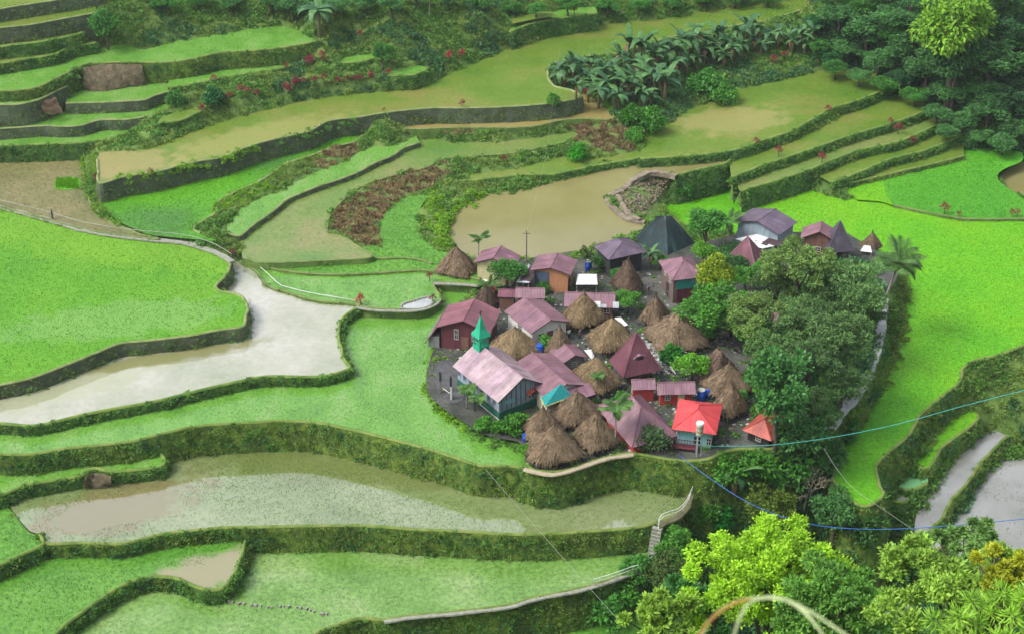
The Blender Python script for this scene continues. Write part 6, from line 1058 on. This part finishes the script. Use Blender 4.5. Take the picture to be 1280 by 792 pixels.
# muddy heap in the pond: rim of earth and dumped stones
HM = noisemat('heap_mud', [(.3, (.09, .075, .05)), (.5, (.19, .155, .11)), (.7, (.30, .26, .20))], 1.1, .95, detail=8, bump=.7, bscale=4)
path('earth_rim', 'curved pale earth rim round the muddy heap', [(806,277),(785,273),(768,260),(760,246),(778,236),(793,223),(814,214),(835,216),(846,219)], Z['P1'] + .35, .9, HM, .7); path('earth_rim', 'second inner earth ridge on the muddy heap', [(800,274),(788,268),(778,255),(772,243)], Z['P1'] + .6, .7, HM, .7)
def rubble(name, label, P, lo, hi, mats, seed, flatk=.6):
    r = np.random.default_rng(seed); V = []; F = []; MI = []
    for p in P:
        s = r.uniform(lo, hi, 3); s[2] *= flatk; a = r.uniform(0, 6.28); b = len(V); ca, sa = math.cos(a), math.sin(a); mi = int(r.integers(0, len(mats)))
        for zz, k in ((-1, 1), (1, .7)):
            for sx, sy in ((-1, -1), (1, -1), (1, 1), (-1, 1)): x, y = sx * s[0] * k * .5, sy * s[1] * k * .5; V.append((p[0] + x * ca - y * sa, p[1] + x * sa + y * ca, p[2] + zz * s[2] * .5))
        F += [tuple(b + i for i in f) for f in ((3, 2, 1, 0), (4, 5, 6, 7), (0, 1, 5, 4), (1, 2, 6, 5), (2, 3, 7, 6), (3, 0, 4, 7))]; MI += [mi] * 6
    me = mesh(name, V, F); [me.materials.append(m) for m in mats]; me.polygons.foreach_set('material_index', MI); return tag(mk(name, me), label, None, None, 'stuff')
PALEST = plain('pale_stone', (.42, .41, .39), .9, .3); DKST = plain('dark_stone', (.10, .10, .10), .9, .3); WOODP = plain('old_wood', (.20, .15, .11), .9, .3); CLOTH = [plain('cloth_white', (.65, .64, .62), .8, .1), plain('cloth_blue', (.05, .12, .40), .8, .2), plain('cloth_red', (.35, .05, .06), .8, .2)]
def spots(poly, n, dz=.05, seed=3):
    r = np.random.default_rng(seed); p = np.array(poly, float); a = r.uniform(p[:, 0].min(), p[:, 0].max(), n * 4); b = r.uniform(p[:, 1].min(), p[:, 1].max(), n * 4); m = inside(p, a, b); return [ground_at(x, y) + np.array([0, 0, dz + (.3 if False else 0)]) for x, y in zip(a[m][:n], b[m][:n])]
def vspots(poly, n, seed=3, dz=.04):
    r = np.random.default_rng(seed); p = np.array(poly, float); a = r.uniform(p[:, 0].min(), p[:, 0].max(), n * 5); b = r.uniform(p[:, 1].min(), p[:, 1].max(), n * 5); m = inside(p, a, b); return [U(x, y, Z['VG'] + dz) for x, y in zip(a[m][:n], b[m][:n])]
rubble('rubble', 'stones and sticks dumped on the muddy heap', spots([(768,245),(800,216),(842,220),(830,240),(805,270),(785,268)], 420, .2), .1, .45, [HM, SLIPM, HM, WOODP], 5)
VP = [(560,445),(600,350),(740,330),(830,345),(900,400),(940,440),(945,520),(905,560),(800,565),(720,583),(668,585),(640,500)]
rubble('litter', 'grey stones and scraps scattered over the village earth', vspots(VP, 1500, 8), .1, .45, [PALEST, DKST, DKST, WOODP, PALEST], 8, .5); rubble('paving_rubble', 'loose grey paving beside the dormer pyramid', vspots([(800,420),(830,440),(845,465),(822,466),(808,445)], 260, 9), .25, .55, [PALEST, DKST, GREYM], 9, .4)
rubble('rubble', 'stony rubble on the bank by the silver pond', spots([(1090,665),(1140,668),(1165,700),(1120,700)], 160, .1), .3, .8, [PALEST, DKST, PALEST], 10); rubble('rubble', 'grey boulders and rubbish by the little pool', spots([(1078,705),(1110,705),(1100,730),(1080,735)], 60, .1), .4, 1.1, [DKST, PALEST, CLOTH[0]], 11)
V_ = spots([(665,588),(1040,560),(1040,600),(880,600)], 10) 
vq = np.array(vspots(VP, 190, 22, 0)); o = scatter('village_shrubs', 'bush_green', vq, RNG.uniform(.4, 1.1, len(vq))); tag(o, 'small shrubs crowding the gaps between village houses', None, None, 'stuff'); rubble('firewood', 'dark firewood and scraps piled about the village', vspots(VP, 350, 31), .2, .8, [WOODP, DKST, WM['wood'], WM['dark']], 31, .35)
# weeds in the village and the thicket floor
vp = np.array(vspots(VP, 800, 12, 0)); o = scatter('village_weeds', 'tuft_green', vp, RNG.uniform(.4, 1.0, len(vp))); tag(o, 'weeds sprouting between the village houses', None, None, 'stuff')
TP = [(930,405),(960,370),(1000,330),(1095,330),(1100,380),(1093,425),(1080,465),(1040,515),(965,552),(945,540),(955,480)]; vp = np.array(vspots(TP, 900, 13, 0)); o = scatter('thicket_undergrowth', 'bush_dark', vp[:500], RNG.uniform(1.0, 2.2, 500)); tag(o, 'dark undergrowth filling the village thicket', None, None, 'stuff'); o = scatter('thicket_shrubbery', 'bush_green', vp[500:], RNG.uniform(.9, 2.0, len(vp) - 500)); tag(o, 'greener shrubs filling the village thicket', None, None, 'stuff')

# ------------------------------------------------------------------ church yard and small village things
flat('yard_pavement', 'grey paved yard beside the church', [(541,466),(549,452),(562,449),(575,470),(580,497),(566,503),(548,490)], Z['VG'] + .05, plain('yard', (.075, .075, .08), .9, .35, 1.2, bump=.3))
for x, y, hh, l in ((551,491,3.0,'dark gate post standing inside the church yard'), (564,499,3.2,'pale and dark post in front of the church corner'), (594,531,3.4,'tall weathered post by the church hedge')):
    P = ground_at(x, y); root = empty('post', P); tag(root, l, 'post'); MB().box((0, 0, hh * .3 - .2), (.22, .22, hh * .6 + .4)).build('lower_part', CLOTH[0] if 'pale' in l else POLE, root); MB().box((0, 0, hh * .8), (.26, .26, hh * .4)).build('upper_part', WM['dark'], root)
railing('low rail joining the two church yard posts', [ground_at(551,489), ground_at(558,494), ground_at(564,498)], .7, TRIM, 3, .04)
P = ground_at(556, 422); root = empty('post_box', P); tag(root, 'blue box on a thin post at the field edge', 'post box'); hh = solve_rise(P[0], P[1], P[2], 556, 402); MB().tube([(0, 0, -.3), (0, 0, hh)], .05, 6).build('post', POLE, root); MB().box((0, 0, hh), (.5, .4, .75)).build('box', plain('box_blue', (.03, .16, .24), .6, .1), root); MB().box((0, 0, hh + .42), (.6, .5, .1)).build('lid', TRIM, root)
def barrel(label, px, py, mat, s=1.0, lid=None, z=None):
    P = U(px, py, Z['VG'] if z is None else z); root = empty('barrel', P); tag(root, label, 'barrel'); n = 12; V = []; prof = [(0, .27), (.12, .30), (.3, .29), (.32, .31), (.6, .31), (.62, .29), (.82, .30), (.92, .26)]
    for h_, r in prof: V += [(math.cos(6.2832 * i / n) * r * s, math.sin(6.2832 * i / n) * r * s, h_ * s) for i in range(n)]
    obj('drum', V, [(k * n + i, k * n + (i + 1) % n, (k + 1) * n + (i + 1) % n, (k + 1) * n + i) for k in range(len(prof) - 1) for i in range(n)], mat, root, True); MB().tube([(0, 0, .90 * s), (0, 0, .95 * s)], .28 * s, n).build('lid', lid or mat, root)
BP = plain('drum_blue', (.02, .09, .45), .4, .1)
barrel('blue drum wedged behind the golden hut by the church', 674, 446, BP, 1.9); barrel('blue drum with a white lid right of the red walled house', 876, 500, BP, 1.6, TRIM); barrel('second blue drum nearer the lower overlapping hut', 885, 497, BP, 1.3); barrel('blue drum beside the front corner hut', 656, 551, BP, 1.0); barrel('blue drum behind the white tarpaulin roof', 735, 338, BP, 1.6, CLOTH[0])
def sheet(label, quad, z, mat, dz=(0, 0, .4, .4), name='metal_sheet'):
    Q = [U(*p, z + d) for p, d in zip(quad, dz)]; c = Q[0]; o = MB().slab([tuple(q - c) for q in Q], .04).build(name, mat); o.location = c; return tag(o, label, 'sheet')
sheet('white sheet leaning in the alley above the dormer pyramid', [(778,408),(785,406),(776,396),(768,397)], .9, CLOTH[0]); sheet('white sheet lying beside the shaggy hut', [(740,449),(743,445),(739,436),(730,437)], .9, CLOTH[0]); sheet('long white board beside the bright lime bush', [(843,466),(845,467),(839,457),(837,458)], .9, TRIM, name='board'); sheet('white board behind the bright lime bush', [(857,441),(859,440),(850,433),(848,434)], 1.4, TRIM, name='board')
P = U(888, 428, Z['VG']); root = empty('wooden_rack', P, -.5); tag(root, 'grey wooden rack with a plank top by the dirt lane', 'rack')
for i in range(4): MB().box((0, -.45 + i * .3, 1.35 + .12 * i), (2.4, .27, .07)).build('plank', WM['stone'], root)
for sx in (-1, 1):
    for sy in (-1, 1): MB().tube([(sx * 1.05, sy * .45, -.3), (sx * 1.05, sy * .45, 1.5 + .1 * sy)], .07, 6).build('leg', POLE, root)
P = U(872, 572, Z['VG'] - .3); root = empty('water_tank', P); tag(root, 'striped water drum with a white lid on a stand in front of the red roof', 'water tank'); hh = solve_rise(P[0], P[1], P[2], 871, 542); OB = plain('tank_olive', (.30, .24, .10), .7, .2)
for k in range(3):
    q = k * 2.09; MB().tube([(.35 * math.cos(q), .35 * math.sin(q), -.2), (.3 * math.cos(q), .3 * math.sin(q), hh)], .06, 5).build('leg', STEEL, root)
for i in range(5): MB().tube([(0, 0, hh + i * .27), (0, 0, hh + i * .27 + .27)], .40, 14).build('band', OB if i % 2 else TRIM, root)
MB().tube([(0, 0, hh + 1.35), (0, 0, hh + 1.55)], [.47, .43], 14).build('lid', CLOTH[0], root)
root = empty('clothes_pile', U(690, 0, 0)); bpy.data.objects.remove(root)

# ------------------------------------------------------------------ people
SKIN = plain('skin', (.30, .17, .11), .6, .1); HAIR = plain('hair', (.012, .01, .01), .6, .1)
def chainmesh(name, verts, edges, rad, mat, parent):
    me = bpy.data.meshes.new(name); me.from_pydata(verts, edges, []); me.materials.append(mat); o = mk(name, me, parent); md = o.modifiers.new('skin', 'SKIN'); md.use_smooth_shade = True
    for v, r in zip(me.skin_vertices[0].data, rad): v.radius = (r[0], r[1]) if isinstance(r, tuple) else (r, r)
    me.skin_vertices[0].data[0].use_root = True; s = o.modifiers.new('sub', 'SUBSURF'); s.levels = 1; s.render_levels = 1; return o
def person(label, P, face, shirt, trou, step=.18, h=1.6):
    root = empty('person', P, face); tag(root, label, 'person'); root.scale = (h / 1.7,) * 3
    J = [(0, 0, .92), (0, 0, 1.12), (0, 0, 1.36), (0, .01, 1.47), (0, .02, 1.58), (0, .02, 1.69), (.19, 0, 1.40), (.23, -.04, 1.14), (.23, .10, .92), (-.19, 0, 1.40), (-.23, .04, 1.14), (-.23, .06, .92), (.10, 0, .88), (.11, step * .5, .48), (.11, step * .6, .06), (.11, step * .6 + .17, .03), (-.10, 0, .88), (-.11, -step * .3, .48), (-.11, -step, .07), (-.11, -step + .17, .03),
         (.23, .13, .83), (-.23, .09, .83)]
    E = [(0, 1), (1, 2), (2, 3), (3, 4), (4, 5), (2, 6), (6, 7), (7, 8), (8, 20), (2, 9), (9, 10), (10, 11), (11, 21), (0, 12), (12, 13), (13, 14), (14, 15), (0, 16), (16, 17), (17, 18), (18, 19)]
    Rr = [(.15, .11), (.14, .10), (.16, .11), .055, .09, .075, .06, .045, .035, .06, .045, .035, .085, .062, .045, .04, .085, .062, .045, .04, .035, .035]
    chainmesh('body', J, E, Rr, SKIN, root)
    chainmesh('shirt', [J[0], J[1], J[2], (0, 0, 1.44), J[6], J[7], J[9], J[10]], [(0, 1), (1, 2), (2, 3), (2, 4), (4, 5), (2, 6), (6, 7)], [(.175, .13), (.165, .125), (.18, .13), .09, .08, .062, .08, .062], shirt, root)
    chainmesh('trousers', [(0, 0, .97), J[12], J[13], (J[14][0], J[14][1], .12), J[16], J[17], (J[18][0], J[18][1], .12)], [(0, 1), (1, 2), (2, 3), (0, 4), (4, 5), (5, 6)], [(.175, .13), .105, .082, .065, .105, .082, .065], trou, root)
    chainmesh('hair', [(0, 0, 1.62), (0, -.01, 1.70), (0, .03, 1.74)], [(0, 1), (1, 2)], [.095, .10, .07], HAIR, root)
NAVY = plain('cloth_navy', (.015, .025, .07), .8, .1); GREYC = plain('cloth_grey', (.12, .12, .13), .8, .1)
person('person in dark blue clothes walking along the narrow walkway', U(66, 274.2, Z['L1'] + .3), -1.5, NAVY, NAVY); person('person in a white top standing between the small hut and the golden hut', U(711, 424, Z['VG']), .5, CLOTH[0], NAVY, .06); person('person in dark clothes beside the one in a white top', U(725, 424, Z['VG']), -2.4, GREYC, NAVY, .06); person('person in a blue grey top standing in the alley by the reddish hut', U(810, 368, Z['VG']), 1.2, plain('cloth_lilac', (.22, .22, .36), .8, .1), GREYC, .06)

# ------------------------------------------------------------------ long reed leaves right in front of the viewer
root_p = CAMP + ray(985, 830) * 4.6; gz = float(hz(root_p[0], root_p[1])); root = empty('reed_plant', (root_p[0], root_p[1], gz)); tag(root, 'arching reed leaves close in front at the bottom edge', 'reed')
BLD = [plain('reed_pale', (.34, .40, .20), .6, .3, 20), plain('reed_orange', (.36, .20, .05), .6, .2, 20), plain('reed_green', (.16, .30, .05), .6, .2, 20)]
def blade(pts, d, w0, w1, mat):
    S = np.array([CAMP + ray(x, y) * dd for (x, y), dd in zip(pts, np.linspace(d, d * .96, len(pts)))]); S = smooth_pts(S, .02); n = len(S); V = []; F = []; o = np.array([root_p[0], root_p[1], gz]); V0 = []
    for i in range(n):
        t = i / (n - 1); w_ = w0 + (w1 - w0) * t; tdir = S[min(i + 1, n - 1)] - S[max(i - 1, 0)]; tdir /= np.linalg.norm(tdir); s = np.cross(tdir, FW); s /= np.linalg.norm(s); up = np.array([0, 0, 1.0])
        for k, dz in ((-1, 0), (0, -.003), (1, 0)): V.append(S[i] + s * k * w_ + up * dz - o)
    for i in range(n - 1):
        for k in (0, 1): F.append((i * 3 + k, i * 3 + k + 1, i * 3 + 4 + k, i * 3 + 3 + k))
    obj('leaf', np.array(V), F, mat, root, True)
blade([(868,850),(878,790),(898,764),(925,750),(955,746),(985,750),(1020,768),(1068,800)], 4.6, .006, .003, BLD[0]); blade([(850,840),(872,796),(893,769),(918,753),(938,748)], 4.5, .005, .004, BLD[1]); blade([(900,850),(930,760),(965,745),(1000,760),(1030,795),(1045,830)], 4.8, .006, .003, BLD[0]); blade([(1030,850),(1034,800),(1037,780)], 4.4, .006, .002, BLD[2])

# ------------------------------------------------------------------ thin humid haze over the whole valley
hm = bpy.data.materials.new('haze'); hm.use_nodes = True; ht = hm.node_tree; ht.nodes.clear(); ho = ht.nodes.new('ShaderNodeOutputMaterial'); pv = ht.nodes.new('ShaderNodeVolumePrincipled'); pv.inputs['Color'].default_value = (.86, .93, 1, 1); pv.inputs['Density'].default_value = HAZE; pv.inputs['Anisotropy'].default_value = .2; ht.links.new(pv.outputs[0], ho.inputs['Volume'])
zl = float(GR.min()) - 1.5; hb_ = MB().box((0, 0, (zl + 185) / 2), (620, 720, 185 - zl)).build('haze', hm); hb_['kind'] = 'stuff'; hb_['label'] = 'thin pale haze in the valley air'
